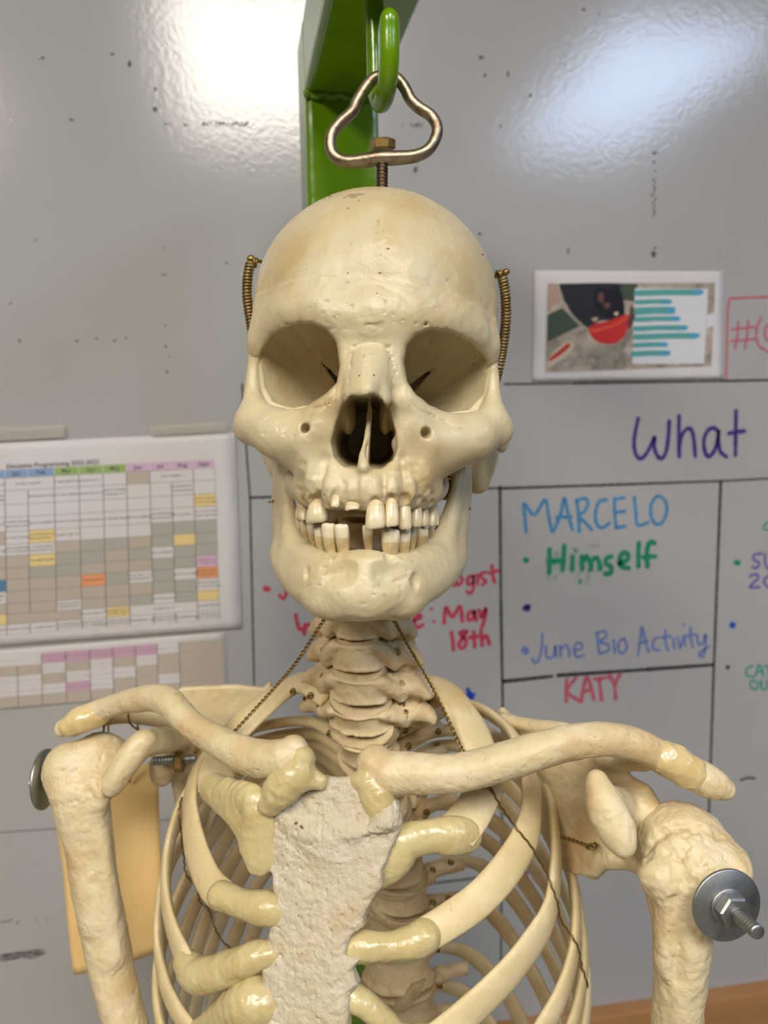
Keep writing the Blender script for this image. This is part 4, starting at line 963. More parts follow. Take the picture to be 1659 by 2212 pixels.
v.chain(pp((1345, 1745, 424, 10), (1310, 1735, 396, 9)), 5)
v.chain(pp((1290, 1690, 389, 6.0), (1302, 1730, 384, 8.6), (1328, 1785, 379, 9.4), (1345, 1822, 376, 6.6)), 4, flat=((.25, .1, 1), 1.25))
v.chain(pp((1282, 1880, 455, 5), (1310, 1855, 444, 6), (1390, 1850, 426, 8)), 5)
v.noise(.6, 8, 231); v.noise(.3, 3, 232); v.pits(1.4, 3, 233, .25, P(1320, 1770, 380), 24)
v.build('scapula', SK, M_BONE, 2)

# ------------------------------------------------------------------ upper arms
HUM_L = lumpy('humerus', [((176, 1740, 486, 17), (188, 1800, 485, 15), (196, 1850, 485, 14.2), (208, 1930, 483, 14), (231, 2040, 480, 13.6), (255, 2150, 477, 12.8), (318, 2400, 470, 12.2), (372, 2640, 462, 13))],
              M_BONE, k=8, seed=241, amp=.6, scale=9, pad=34, fine=.3,
              extra=lambda v: (v.ell(P(214, 1652, 497), (20.5, 20, 20.5), 4), v.ell(P(146, 1668, 488), (15, 18, 15), 6), v.ell(P(204, 1706, 478), (12, 11, 11), 5), v.chain(pp((120, 1722, 484, 3), (165, 1738, 476, 3), (215, 1735, 474, 3)), 4),
                               v.ell(P(152, 1708, 480), (12, 11, 11), 5), v.ell(P(186, 1700, 466), (4, 11, 5), 7, '-'), v.pits(1.3, 4, 901, .2, P(190, 1690, 472), 24), v.pits(1.4, 2.6, 902, .25, P(150, 1690, 474), 20),
                               v.chain(pp((208, 1760, 476, 3), (232, 1900, 473, 4), (246, 2060, 471, 3)), 11), v.chain(pp((158, 1750, 478, 3), (176, 1860, 474, 3), (200, 1990, 472, 3)), 10)))
HUM_R = lumpy('humerus', [((1466, 1930, 398, 16), (1470, 1970, 397, 15), (1474, 2040, 396, 14.2), (1468, 2130, 398, 12.8), (1452, 2420, 404, 12.0), (1446, 2640, 410, 13.0))],
              M_BONE, k=8, seed=251, amp=.75, scale=8, pad=34, fine=.35,
              extra=lambda v: (v.ell(P(1474, 1836, 408), (24, 24, 24), 3), v.ell(P(1562, 1862, 396), (13, 11, 14), 5), v.ell(P(1434, 1890, 391), (13, 10, 11), 4), v.ell(P(1470, 1905, 388), (11, 8, 9), 5), v.groove([(1392, 1850), (1425, 1806), (1484, 1786), (1556, 1806)], (.6, 1.6, 1.4, .6), 3.5, '-', .3), v.chain(pp((1400, 1918, 392, 3), (1440, 1922, 385, 3.2), (1500, 1918, 382, 3.2)), 3),
                               v.ell(P(1516, 1888, 387), (13, 11, 9), 5), v.ell(P(1478, 1900, 374), (4, 12, 6), 7, '-'), v.pits(1.9, 4.5, 903, .15, P(1480, 1890, 382), 26), v.pits(1.6, 2.6, 904, .25, P(1540, 1880, 384), 24),
                               v.ell(P(1590, 1890, 388), (7, 8, 7), 4),
                               v.chain(pp((1486, 1960, 388, 3), (1484, 2060, 388, 3.6), (1470, 2180, 391, 3)), 11), v.chain(pp((1446, 1950, 387, 3), (1440, 2080, 389, 3.4)), 10), v.chain(pp((1462, 1950, 380, 1.6), (1462, 2120, 383, 1.6)), 5, '-')))
# ------------------------------------------------------------------ hanging loop, bolt, springs, wires
m3 = crop_map(600, 0, 4.1475)
LOOP = [(930, 682), (860, 706), (790, 785), (715, 905), (668, 1000), (570, 1090), (495, 1180), (470, 1290), (505, 1395), (610, 1448), (760, 1440), (900, 1420), (1060, 1415), (1230, 1398), (1350, 1340), (1418, 1230), (1425, 1130), (1370, 1035), (1265, 965), (1190, 890), (1130, 775), (1060, 700), (990, 680)]
pts = [P(x, y, 447) for x, y in m3(LOOP)]
ringp = spline(np.array(pts + [pts[0]]), 120)[:-1]
def loop_sec(i, T):
    q = ringp[i]; x = q[0] * FPX / 447 + CX; y = q[1] * FPX / 447 + CY
    low = math.exp(-((y - 340) / 28) ** 2)
    a = 3.3 + .8 * low * math.exp(-((x - 826) / 60) ** 2); N = np.array((0, 0, 1.0)); B = _n(np.cross(T, N))
    return a, 3.6 + 1.2 * low * math.exp(-((x - 826) / 70) ** 2), B, N
HANG = tube('hanging_loop', ringp, 3, SK, M_NICKEL, seg=16, closed=True, section=loop_sec)
def hexnut(name, c, axis, r, h, mat, parent, n=6, cham=.88, hole=0):
    axis = _n(axis); a = _n(np.cross(axis, (0.2, .3, .9))); b = np.cross(axis, a)
    V = []; F = []
    lv = ((-h / 2, cham), (-h / 2 + h * .14, 1), (h / 2 - h * .14, 1), (h / 2, cham))
    for z, s in lv:
        for j in range(n):
            w = 2 * math.pi * (j + .15) / n; V.append(c + axis * z + (a * math.cos(w) + b * math.sin(w)) * r * s)
    for k in range(3):
        for j in range(n): F.append((k * n + j, k * n + (j + 1) % n, (k + 1) * n + (j + 1) % n, (k + 1) * n + j))
    F.append(tuple(range(n - 1, -1, -1))); F.append(tuple(3 * n + j for j in range(n)))
    return link(name, mesh(name, world(V), F, False), parent, mat)
def threaded(name, a, b, r, pitch, mat, parent, seg=14):
    a = np.array(a, float); b = np.array(b, float); L = np.linalg.norm(b - a); T = (b - a) / L; n = max(int(L / pitch * 6), 8)
    u = _n(np.cross(T, (0.3, .1, .9))); w = np.cross(T, u); V = []; F = []
    for i in range(n + 1):
        for j in range(seg):
            q = 2 * math.pi * j / seg; ph = (i / 6 + j / seg) % 1.0
            rr = r * (1 - .16 * abs(ph * 2 - 1)) * (1 if 0 < i < n else .8)
            V.append(a + (b - a) * i / n + (u * math.cos(q) + w * math.sin(q)) * rr)
    for i in range(n):
        for j in range(seg): F.append((i * seg + j, i * seg + (j + 1) % seg, (i + 1) * seg + (j + 1) % seg, (i + 1) * seg + j))
    F.append(tuple(range(seg - 1, -1, -1))); F.append(tuple(n * seg + j for j in range(seg)))
    return link(name, mesh(name, world(V), F), parent, mat)
UPV = -DWN
top = P(826, 330, 447); foot = P(825, 425, 447)
threaded('threaded_rod', top, foot, 3.5, 2.0, M_ROD, HANG)
hexnut('hex_nut', P(827, 312, 447), UPV + np.array((0, .0, -.12)), 7.2, 5.6, M_BRASS, HANG)

def coil(name, axis_pts, R_, wire, pitch, parent, mat, ends=(None, None), seg=7):
    ax = np.array(axis_pts, float); L = np.linalg.norm(np.diff(spline(ax, 60), axis=0), axis=1).sum()
    turns = L / pitch; n = int(turns * 12); p = spline(ax, n)
    T = np.gradient(p, axis=0); T /= np.linalg.norm(T, axis=1)[:, None]
    a = _n(np.cross(T[0], (.2, .1, .97))); out = []
    for i in range(n):
        a = _n(a - T[i] * (a @ T[i])); b = np.cross(T[i], a); w = 2 * math.pi * turns * i / n
        out.append(p[i] + (a * math.cos(w) + b * math.sin(w)) * R_)
    if ends[0] is not None: out = [np.array(e, float) for e in ends[0]] + out
    if ends[1] is not None: out = out + [np.array(e, float) for e in ends[1]]
    return tube(name, out, wire, parent, mat, seg=seg)
def screw(c, d, ln, r, parent, mat, name='screw'):
    d = _n(d); u = _n(np.cross(d, (.3, .2, .9))); w = np.cross(d, u); V = []; F = []; seg = 14
    prof = [(0, r * .45), (ln * .7, r * .45), (ln * .72, r), (ln * .88, r * .95), (ln, r * .5)]
    for z, rr in prof:
        for j in range(seg):
            q = 2 * math.pi * j / seg; V.append(c + d * z + (u * math.cos(q) + w * math.sin(q)) * rr)
    for k in range(len(prof) - 1):
        for j in range(seg): F.append((k * seg + j, k * seg + (j + 1) % seg, (k + 1) * seg + (j + 1) % seg, (k + 1) * seg + j))
    F.append(tuple(range(seg - 1, -1, -1))); F.append(tuple((len(prof) - 1) * seg + j for j in range(seg)))
    return link(name, mesh(name, world(V), F), parent, mat)
def loop_wire(c, n, r, wire, parent, mat, name='wire_loop', turns=1.6, rise=1.2):
    n = _n(n); a = _n(np.cross(n, (.1, .9, .3))); b = np.cross(n, a); N = int(22 * turns)
    return tube(name, [c + (a * math.cos(2 * math.pi * i / 22) + b * math.sin(2 * math.pi * i / 22)) * r + n * rise * (i / N - .5) for i in range(N + 1)], wire, parent, mat, seg=7)
zL, zR = 446, 450
SPL = coil('coil_spring', [P(541, 568, zL), P(535, 600, zL), P(534, 640, zL), P(541, 690, zL), P(549, 735, zL), P(566, 800, 444), P(590, 900, 440), P(612, 985, 434), P(624, 1040, 428), P(618, 1090, 424)], 2.3, .74, 1.85, SKULL, M_BRASS)
SPR = coil('coil_spring', [P(1086, 602, zR), P(1092, 640, zR), P(1093, 690, zR), P(1087, 745, zR), P(1076, 800, zR), P(1050, 890, 446), P(1015, 970, 440), P(972, 1035, 432), P(966, 1080, 428)], 2.4, .74, 1.85, SKULL, M_BRASS)
screw(P(566, 566, 452), P(536, 558, 444) - P(566, 566, 452), np.linalg.norm(P(536, 558, 444) - P(566, 566, 452)), 2.3, SKULL, M_BRASS)
screw(P(1066, 600, 454), P(1099, 585, 446) - P(1066, 600, 454), np.linalg.norm(P(1099, 585, 446) - P(1066, 600, 454)), 2.0, SKULL, M_BRASS)
loop_wire(P(551, 567, zL), (1, .1, .3), 2.4, .6, SKULL, M_BRASS, turns=2.2, rise=2.6)
loop_wire(P(1079, 594, zR), (1, -.3, .3), 2.4, .6, SKULL, M_BRASS, turns=2.2, rise=2.6)
loop_wire(P(588, 1083, 430), (.2, 1, .1), 1.8, .5, MANDIBLE, M_BRASS, turns=1.1, rise=.5)
loop_wire(P(1008, 1100, 432), (.2, 1, .1), 2.0, .5, MANDIBLE, M_BRASS, turns=1.1, rise=.5)

# where a sight line first meets the bones (for laying wire and rivets on them)
from mathutils.bvhtree import BVHTree
def bone_tree():
    V = []; F = []
    for o in COL.objects:
        if o.type != 'MESH' or o.name.split('.')[0] not in ('rib', 'vertebra', 'scapula', 'clavicle', 'sternum', 'intervertebral_disc'): continue
        c = Vector(o['_c']); b = len(V)
        V += [v.co + c for v in o.data.vertices]; F += [tuple(b + i for i in p.vertices) for p in o.data.polygons]
    return BVHTree.FromPolygons(V, F)
TREE = bone_tree()
def on_bone(px, py, z_def, lift=0.6, zmin=300):
    d = ray(px, py); L = np.linalg.norm(d)
    o = ORG + d * zmin * .001
    h = TREE.ray_cast(Vector(o.tolist()), Vector((d / L).tolist()), 2.0)
    if h[0] is None: return P(px, py, z_def)
    z = zmin + h[3] * 1000 / L
    return P(px, py, (z if abs(z - z_def) < 40 else z_def) - lift)
for x, y, z in ((633, 1494, 478), (671, 1503, 476), (661, 1508, 480), (868, 1521, 468), (925, 1514, 476)):
    loop_wire(on_bone(x, y, z, .8), (.1, -.2, 1), 1.5, .55, SK, M_BRASS, 'wire_rivet', 2.5, 1.8)
for x, y, z in ((695, 1542, 505), (712, 1585, 500), (875, 1578, 492), (882, 1612, 502), (939, 1549, 505), (947, 1581, 525), (944, 1611, 540), (921, 1755, 555), (974, 1863, 575), (935, 1880, 565), (969, 1941, 575), (935, 1950, 565), (950, 2130, 572), (945, 2052, 570)):
    loop_wire(on_bone(x, y, z, .8, 430), (.1, -.2, 1), 1.6, .55, SK, M_BRASS, 'wire_rivet', 2.5, 2.2)
def twisted(name, pts, r, wire, pitch, parent, mat):
    p = spline(pts, max(int(np.linalg.norm(np.diff(np.array(pts, float), axis=0), axis=1).sum() / pitch * 9), 24))
    T = np.gradient(p, axis=0); T /= np.maximum(np.linalg.norm(T, axis=1), 1e-9)[:, None]; a = _n(np.cross(T[0], (.2, .4, .9)))
    s = np.r_[0, np.cumsum(np.linalg.norm(np.diff(p, axis=0), axis=1))]
    A = []; B = []
    for i in range(len(p)):
        a = _n(a - T[i] * (a @ T[i])); b = np.cross(T[i], a); w = 2 * math.pi * s[i] / (pitch * 2)
        d = (a * math.cos(w) + b * math.sin(w)) * r; A.append(p[i] + d); B.append(p[i] - d)
    V = []; F = []
    seg = 6
    for S in (A, B):
        S = np.array(S); T = np.gradient(S, axis=0); T /= np.maximum(np.linalg.norm(T, axis=1), 1e-9)[:, None]; a = _n(np.cross(T[0], (.2, .4, .9))); base = len(V)
        for i in range(len(S)):
            a = _n(a - T[i] * (a @ T[i])); b = np.cross(T[i], a)
            for j in range(seg): q = 2 * math.pi * j / seg; V.append(S[i] + (a * math.cos(q) + b * math.sin(q)) * wire)
        for i in range(len(S) - 1):
            for j in range(seg): F.append((base + i * seg + j, base + i * seg + (j + 1) % seg, base + (i + 1) * seg + (j + 1) % seg, base + (i + 1) * seg + j))
    return link(name, mesh(name, world(V), F), parent, mat)
twisted('support_wire', [P(842, 1322, 436), P(858, 1352, 438), P(886, 1402, 442), P(915, 1450, 446), P(945, 1505, 448), P(975, 1570, 446), P(1000, 1622, 436), P(1030, 1665, 420), P(1066, 1712, 420)], .62, .55, 3.0, SK, M_BRASS)
twisted('support_wire', [P(708, 1325, 438), P(670, 1385, 446), P(640, 1430, 452), P(600, 1478, 462), P(550, 1533, 468), P(505, 1582, 466), P(470, 1625, 462)], .62, .55, 3.0, SK, M_BRASS)
def wire_over(name, rows, r, zmin, lift=.9):
    q = spline(np.array(rows, float), 160)
    z = np.array([np.linalg.norm((on_bone(a, b, c, lift, zmin))) / np.linalg.norm(P(a, b, 1.0)) for a, b, c in q])
    z = np.array([z[max(0, i - 2):i + 3].min() for i in range(len(z))])
    for _ in range(3): z[1:-1] = np.minimum(z[1:-1], (z[:-2] + z[1:-1] * 2 + z[2:]) / 4 + .2)
    w = np.sin(np.arange(160) * .9) * 1.1
    return tube(name, [P(a + w[i], b, z[i]) for i, (a, b, c) in enumerate(q)], r, SK, M_BRONZE, seg=7)
row = [(x, y, z) for x, y, z in ((1066, 1712, 425), (1084, 1745, 440), (1110, 1782, 430), (1150, 1832, 425), (1172, 1870, 440), (1188, 1905, 436), (1206, 1955, 440), (1210, 1985, 445), (1228, 2012, 445), (1248, 2045, 447), (1256, 2080, 455), (1264, 2110, 458), (1271, 2132, 462))]
wire_over('rib_wire', row, .5, 300)
row = [(x, y, z) for x, y, z in ((392, 1722, 480), (386, 1760, 490), (392, 1800, 490), (397, 1850, 500), (402, 1888, 505), (425, 1918, 515), (432, 1948, 525), (452, 1965, 530), (463, 2000, 540), (478, 2030, 545), (498, 2048, 550))]
wire_over('rib_wire', row, .55, 400)
loop_wire(P(1278, 1828, 440), (.3, 1, .1), 3, .5, SK, M_BRONZE, 'wire_rivet', 1.2, 1)
twisted('support_wire', [P(1210, 1808, 455), P(1235, 1814, 452), P(1262, 1824, 446), P(1282, 1830, 440)], .6, .5, 2.6, SK, M_BRONZE)

# shoulder bolts
def disc(name, c, n, r, t, mat, parent, hole=0.0, seg=40):
    n = _n(n); a = _n(np.cross(n, (.1, .9, .3))); b = np.cross(n, a); V = []; F = []
    prof = [(-t / 2, r - .5), (-t / 2 + .4, r), (t / 2 - .4, r), (t / 2, r - .5)]
    for z, rr in prof:
        for j in range(seg): q = 2 * math.pi * j / seg; V.append(c + n * z + (a * math.cos(q) + b * math.sin(q)) * rr)
    for k in range(3):
        for j in range(seg): F.append((k * seg + j, k * seg + (j + 1) % seg, (k + 1) * seg + (j + 1) % seg, (k + 1) * seg + j))
    F.append(tuple(range(seg - 1, -1, -1))); F.append(tuple(3 * seg + j for j in range(seg)))
    o = link(name, mesh(name, world(V), F), parent, mat)
    return o
c = P(1569, 1955, 371); n = _n((.15, .02, -.99))
disc('washer', c, n, 17.2, 1.8, M_STEEL, HUM_R)
disc('nut_flange', c + n * 1.6, n, 8.8, 1.6, M_STEEL, HUM_R)
hexnut('hex_nut', c + n * 5.2, n, 8.0, 6.6, M_STEEL, HUM_R)
threaded('bolt', c - n * 12, c + n * 24, 3.5, 1.9, M_STEEL, HUM_R)
c = P(96, 1683, 492); n = _n((-.985, .04, .02))
disc('washer', c, n, 18.4, 2.0, M_STEEL, HUM_L)
hexnut('hex_nut', c + n * 4, n, 8.0, 6.0, M_STEEL, HUM_L)
threaded('bolt', P(330, 1644, 505), P(424, 1638, 506), 3.2, 1.9, M_STEEL, HUM_L)
hexnut('hex_nut', P(388, 1646, 505), (1, 0, 0), 6.6, 6, M_BRONZE, HUM_L)
threaded('bolt', P(1283, 1765, 425), P(1300, 1765, 421), 3.0, 1.9, M_BRONZE, HUM_R)
# ------------------------------------------------------------------ green stand: post, arm and hook
TUBE = .057
bz = 600.0
tl = P(656, 205, bz); tr = P(820, 208, bz)
cw = world((tl + tr) / 2); POST_X = cw[0]; POST_Y = cw[1] + TUBE / 2; ARM_B = cw[2]       # centre of the post, underside of the arm
STAND = empty('skeleton_stand', (POST_X, POST_Y, 0), 'glossy bright green steel stand with a hook arm behind the skeleton', 'stand')
h = TUBE / 2
hx = world(P(826, 130, 447))
ang = math.atan2(hx[0] - POST_X, POST_Y - hx[1])           # the arm points at the hook
def turned(V, z0=0):
    ca, sa = math.cos(ang), math.sin(ang)
    return [(POST_X + x * ca - y * sa, POST_Y + x * sa + y * ca, z) for x, y, z in V]
reach = math.hypot(hx[0] - POST_X, hx[1] - POST_Y)
V, F = box_vf((-h, -h, .03), (h, h, ARM_B + TUBE))
o = add_bevel(link('post', mesh('post', turned(V), F, False), STAND, M_GREEN), .005, 3)
V, F = box_vf((-h, -reach - .05, ARM_B), (h, -h + .001, ARM_B + TUBE))
o = add_bevel(link('arm', mesh('arm', turned(V), F, False), STAND, M_GREEN), .005, 3)
pts = [turned([(-h + TUBE * t, -h - .002 + .0012 * math.sin(23 * t), ARM_B - .001 + .001 * math.sin(31 * t))])[0] for t in np.linspace(0, 1, 24)]
inv = lambda p: (np.array(p) - ORG) @ W * 1000
tube('weld_seam', [inv(p) for p in pts], 3.2, STAND, M_GREEN, seg=8)
V, F = box_vf((-.30, -.55, 0), (.30, .12, .03))
add_bevel(link('base', mesh('base', turned(V), F, False), STAND, M_GREEN), .006, 2)
# hook: a bent round bar seen edge-on, its tip towards the room
ax = np.array((hx[0], hx[1])); fw = np.array((math.sin(ang), -math.cos(ang)))   # away from the post
zt = world(P(826, 22, 424))[2]; zb = world(P(828, 213, 447))[2]
hook = []
r_ = .021
cz = zb + r_
for a in np.linspace(-0, math.pi, 14): pass
pr = [(-r_ * 1.0, ARM_B + .004), (-r_, ARM_B - .01), (-r_, cz)] + [(-r_ * math.cos(a), cz - r_ * math.sin(a)) for a in np.linspace(.25, math.pi - .25, 9)] + [(r_, cz), (r_ * 1.02, (cz + zt) / 2), (r_ * 1.08, zt)]
hk = [inv((ax[0] + fw[0] * (d), ax[1] + fw[1] * (d), z)) for d, z in pr]
rad = [4.6] * len(hk)
tube('hook', spline(np.array(hk), 60), [5.5] * 57 + [5.3, 4.5, 2.6], STAND, M_GREEN, seg=16)
for o in list(COL.objects):
    if o.name.split('.')[0] == 'post': pass
# ------------------------------------------------------------------ papers on the board
M_PAPER = mottled('white_paper', srgb(214, 210, 212), [(srgb(206, 202, 204), 20, .45, .7, .6)], .6, ((90, .2),), .3)
def flat(name, c, rough=.6): return material(name, srgb(*c), rough, 0, .3)
CELL = {'w': flat('cell_white', (212, 208, 210)), 't': flat('cell_tan', (184, 174, 164)), 'g': flat('cell_grey', (172, 170, 162)), 'y': flat('cell_yellow', (226, 202, 142)),
        'o': flat('cell_orange', (226, 156, 110)), 'b': flat('cell_blue', (86, 136, 180)), 'p': flat('cell_pink', (214, 180, 206)), 'B': flat('header_blue', (134, 160, 198)),
        'G': flat('header_green', (150, 178, 106)), 'P': flat('header_pink', (206, 176, 204)), 'k': flat('grid_line', (112, 106, 106)), 'x': flat('print_grey', (92, 88, 92)), 'm': flat('cell_mauve', (196, 160, 184))}
CK = list(CELL)
class Sheet:
    """a printed sheet: corners on the board, print laid out in its own u, v."""
    def __init__(s, name, corners, off, label, category, mat=M_PAPER, curl=0.0, group=None):
        s.c = [on_wall(x, y, off) for x, y in corners]; s.off = off; s.mats = [mat]; s.V = []; s.F = []; s.M = []; s.curl = curl
        s.root = empty(name, sum(s.c) / 4, label, category, group); s.lift = 0.0
        n = 24; V = []; F = []
        for b in (0.0, .0006):
            for j in range(n + 1):
                for i in range(n + 1): V.append(s.at(i / n, j / n, b))
        N = (n + 1) ** 2
        for j in range(n):
            for i in range(n):
                a = j * (n + 1) + i; F.append((a, a + 1, a + n + 2, a + n + 1)); a += N; F.append((a, a + n + 1, a + n + 2, a + 1))
        rim = [i for i in range(n)] + [n + j * (n + 1) for j in range(n)] + [N - 1 - i for i in range(n)] + [(n - j) * (n + 1) for j in range(n)]
        for i in range(len(rim)):
            a, b = rim[i], rim[(i + 1) % len(rim)]; F.append((a, a + N, b + N, b))
        link('sheet', mesh('sheet', V, F), s.root, mat)
    def at(s, u, v, back=0.0):
        a, b, c, d = s.c; p = (a * (1 - u) + b * u) * (1 - v) + (d * (1 - u) + c * u) * v
        w = s.curl * (.5 - .5 * math.cos(5.1 * u + 1)) * (1 - abs(2 * v - 1)) ** .6 + abs(s.curl) * .7 * max(0, v - .8) / .2
        return p + np.array((0, back - w, 0))
    def rect(s, u0, v0, u1, v1, key, lift):
        b = len(s.V); k = max(1, int(math.ceil((u1 - u0) * 24))); l = max(1, int(math.ceil((v1 - v0) * 24)))
        for j in range(l + 1):
            for i in range(k + 1): s.V.append(s.at(u0 + (u1 - u0) * i / k, v0 + (v1 - v0) * j / l, -lift))
        for j in range(l):
            for i in range(k):
                a = b + j * (k + 1) + i; s.F.append((a, a + k + 1, a + k + 2, a + 1)); s.M.append(CK.index(key))
    def poly(s, uv, key, lift):
        b = len(s.V); s.V += [s.at(u, v, -lift) for u, v in uv]; s.F.append(tuple(range(b, b + len(uv)))); s.M.append(key)
    def scrawl(s, u0, v0, u1, v1, rs, lines=1):
        hgt = (v1 - v0)
        for l in range(lines):
            u = u0 + (u1 - u0) * rs.uniform(0, .14); vv = v0 + hgt * (l + .5) / lines
            end = u1 - (u1 - u0) * rs.uniform(0, .18)
            while u < end:
                d = rs.uniform(.0018, .006); t = rs.uniform(.0022, .0042)
                s.rect(u, vv - t, min(u + d, end), vv + t * rs.uniform(.3, 1), 'x', .0005); u += d + rs.uniform(.0008, .002)
    def text(s, txt, u, v, size, bold=0.0):
        cu = bpy.data.curves.new('t', 'FONT'); cu.body = txt; cu.size = 1; cu.align_x = 'CENTER'; cu.offset = bold
        o = bpy.data.objects.new('t', cu); COL.objects.link(o)
        dg = bpy.context.evaluated_depsgraph_get(); me = bpy.data.meshes.new_from_object(o.evaluated_get(dg))
        b = len(s.V); asp = np.linalg.norm(s.c[1] - s.c[0]) / np.linalg.norm(s.c[3] - s.c[0])
        for q in me.vertices: s.V.append(s.at(u + q.co.x * size / asp, v - q.co.y * size, -.0005))
        for p in me.polygons: s.F.append(tuple(b + i for i in p.vertices)); s.M.append(CK.index('x'))
        bpy.data.objects.remove(o); bpy.data.curves.remove(cu); bpy.data.meshes.remove(me)
    def done(s, name='printed_table', extra=()):
        F = []
        for f in s.F:
            p = [np.array(s.V[i]) for i in f[:3]]; n = np.cross(p[1] - p[0], p[2] - p[0]); F.append(f if n[1] < 0 else f[::-1])
        return link(name, mesh(name, s.V, F, False, s.M), s.root, [CELL[k] for k in CK] + list(extra))
def tableau(sh, cols, rows, head, cells, spans=(), seed=1, lw=.0011, txt_rows=True):
    rs = np.random.RandomState(seed)
    sh.rect(cols[0], rows[0], cols[-1], rows[-1], 'k', .00025)
    for j in range(len(rows) - 1):
        for i in range(len(cols) - 1):
            ch = cells[j][i]
            if ch == '.': continue
            u1 = cols[i + 1]; k = i + 1
            while k < len(cols) - 1 and cells[j][k] == '.': u1 = cols[k + 1]; k += 1
            low = ch.lower() if ch in 'WYOTQ' else ch
            key = {'W': 'w', 'Y': 'y', 'O': 'o', 'T': 't', 'N': 'b', 'R': 'p', 'M': 'm'}.get(ch, ch)
            sh.rect(cols[i] + lw, rows[j] + lw, u1 - lw, rows[j + 1] - lw, key, .00035)
            if ch in 'WYONRM':                   # a cell with small print
                c = (cols[i] + u1) / 2; w = (cols[1] - cols[0]) * .36; hh = (rows[j + 1] - rows[j])
                sh.scrawl(c - w, rows[j] + hh * .2, c + w, rows[j + 1] - hh * .2, rs, 2 if rs.rand() < .45 else 1)
TOPC = [(-330, 972), (508, 933), (523, 1357), (-330, 1420)]
sh = Sheet('printed_schedule', TOPC, .0022, 'white printed yearly timetable sheet with coloured cells, the upper one left of the skull', 'schedule', curl=.0005)
U = lambda x: (x + 330) / 842.0
cols = [-300, -215, -140, -62, -4, 45, 102, 156, 209, 261, 313, 362, 412, 462]
cols = [U(x) for x in cols]
rows = [.130, .172, .232, .300, .362, .432, .495, .552, .612, .668, .728, .790, .842, .893, .945]
cells = ['WWWWW.WWw' + 'tW.w', 'WWWWWWWWWwwWw'[:13], 'wwwwwwwwwwwwY', 'WWWWWWWWWWWWW', 'tWttWYWwwwwwg'[:13], 'WtWWWWtgtgyg'[:12] + 'g', 'ttWttYggtgtWg'[:13], 'ttttgggtttggR'[:13], 'WtbNttttOgWgO'[:13],
         'ttWtWtttttggW'[:13], 'yWttttWttggWy'[:13], 'tWytt..WYW..W'[:13], 'WWWWWWWWWWWWW', 'WWWWWWWWWWWWW']
cells[11] = 'tWyWt..WYW..W'; cells[12] = 'WWWWWWWWWWWWW'
# header band: season colours
tableau(sh, cols, rows[1:], None, ['WWWWW.WWwtW.w', 'WWWWwWWWWwwWw', 'wwwwwwwwwwwwY', 'WWWWWWWWWWWWW', 'tWttWYWwwwgg'[:12] + 'g', 'WtWWWWtggtgyg', 'ttWttYggtgWgg', 'tttttggtttggR', 'tWbNtttOgWgWO', 'ttWWttttttggW', 'yWttttWttgWgy', 'tWyyt..WYW..W', 'WWWWWWWWWWWWW'], seed=3)
sh.rect(cols[0], rows[0] - .035, cols[-1], rows[0], 'w', .0003)
for i, (k, t) in enumerate(zip('BBBBBBGGGPPPP', ('', '', '', '', 'Jan', 'Feb', 'Mar', 'Apr', 'May', 'Jun', 'Jul', 'Aug', 'Sept'))):
    sh.rect(cols[i] + .001, rows[0] + .002, cols[i + 1] - .001, rows[1] - .002, k, .0004)
    if t: sh.text(t, (cols[i] + cols[i + 1]) / 2, rows[1] - .012, .030, .02)
sh.text('Education Programming 2022-2023', U(100), rows[0] - .006, .030, .025)
sh.done()
LOWC = [(-330, 1432), (487, 1366), (492, 1490), (-330, 1560)]
sh = Sheet('printed_schedule', LOWC, .0012, 'grey printed table sheet hung below the larger white one, above the left shoulder', 'schedule', curl=.0006)
cols2 = [U2 for U2 in [(x + 330) / 820.0 for x in (-330, -215, -140, -62, 24, 76, 128, 181, 232, 283, 332, 382, 484)]]
rows2 = [.10, .28, .45, .63, .80, .985]
tableau(sh, cols2, rows2, None, ['WWWW.MMMMMWt', 'tttttWtWtWtt', 'WWWWWtWWWttt', 'WWWWWWMWttWt', 'tWWtttttttttt'[:12]], seed=9)
sh.done()
# photograph print: a dark animal at a red bowl, a white block with teal bars
PRC = [(1154, 584), (1565, 586), (1562, 817), (1150, 823)]
M_PHOTO = mottled('photo_ground', srgb(176, 160, 146), [(srgb(110, 98, 86), 40, .48, .64, .7), (srgb(206, 196, 182), 90, .5, .66, .7), (srgb(80, 96, 84), 14, .52, .66, .5)], .4, (), .4)
sh = Sheet('photo_print', PRC, .0018, 'white-bordered colour print of a black animal at a red bowl, right of the skull', 'picture', curl=.0004)
mx = [M_PHOTO, flat('photo_black', (34, 36, 44)), flat('photo_red', (190, 44, 40)), flat('photo_teal', (86, 160, 158)), flat('photo_white', (214, 214, 220)), flat('photo_green', (66, 80, 66)), flat('photo_rim', (214, 84, 62)), flat('photo_cream', (198, 186, 164)), flat('photo_skin', (176, 150, 134)), flat('photo_sky_blue', (74, 158, 200)), flat('photo_ear', (96, 62, 56)), flat('photo_dark', (18, 20, 26))]
nb = len(CK)
def sv(pts): return [((1060 + x / 2.7696 - 1152) / 411, (560 + y / 2.7696 - 584 - .004 * x) / 235) for x, y in pts]
def blobpoly(pts, n=40):
    return [tuple(q) for q in spline(np.array(pts + [pts[0]], float), n)[:-1]]
a = sv([(332, 145), (1335, 150), (1318, 655), (326, 672)])
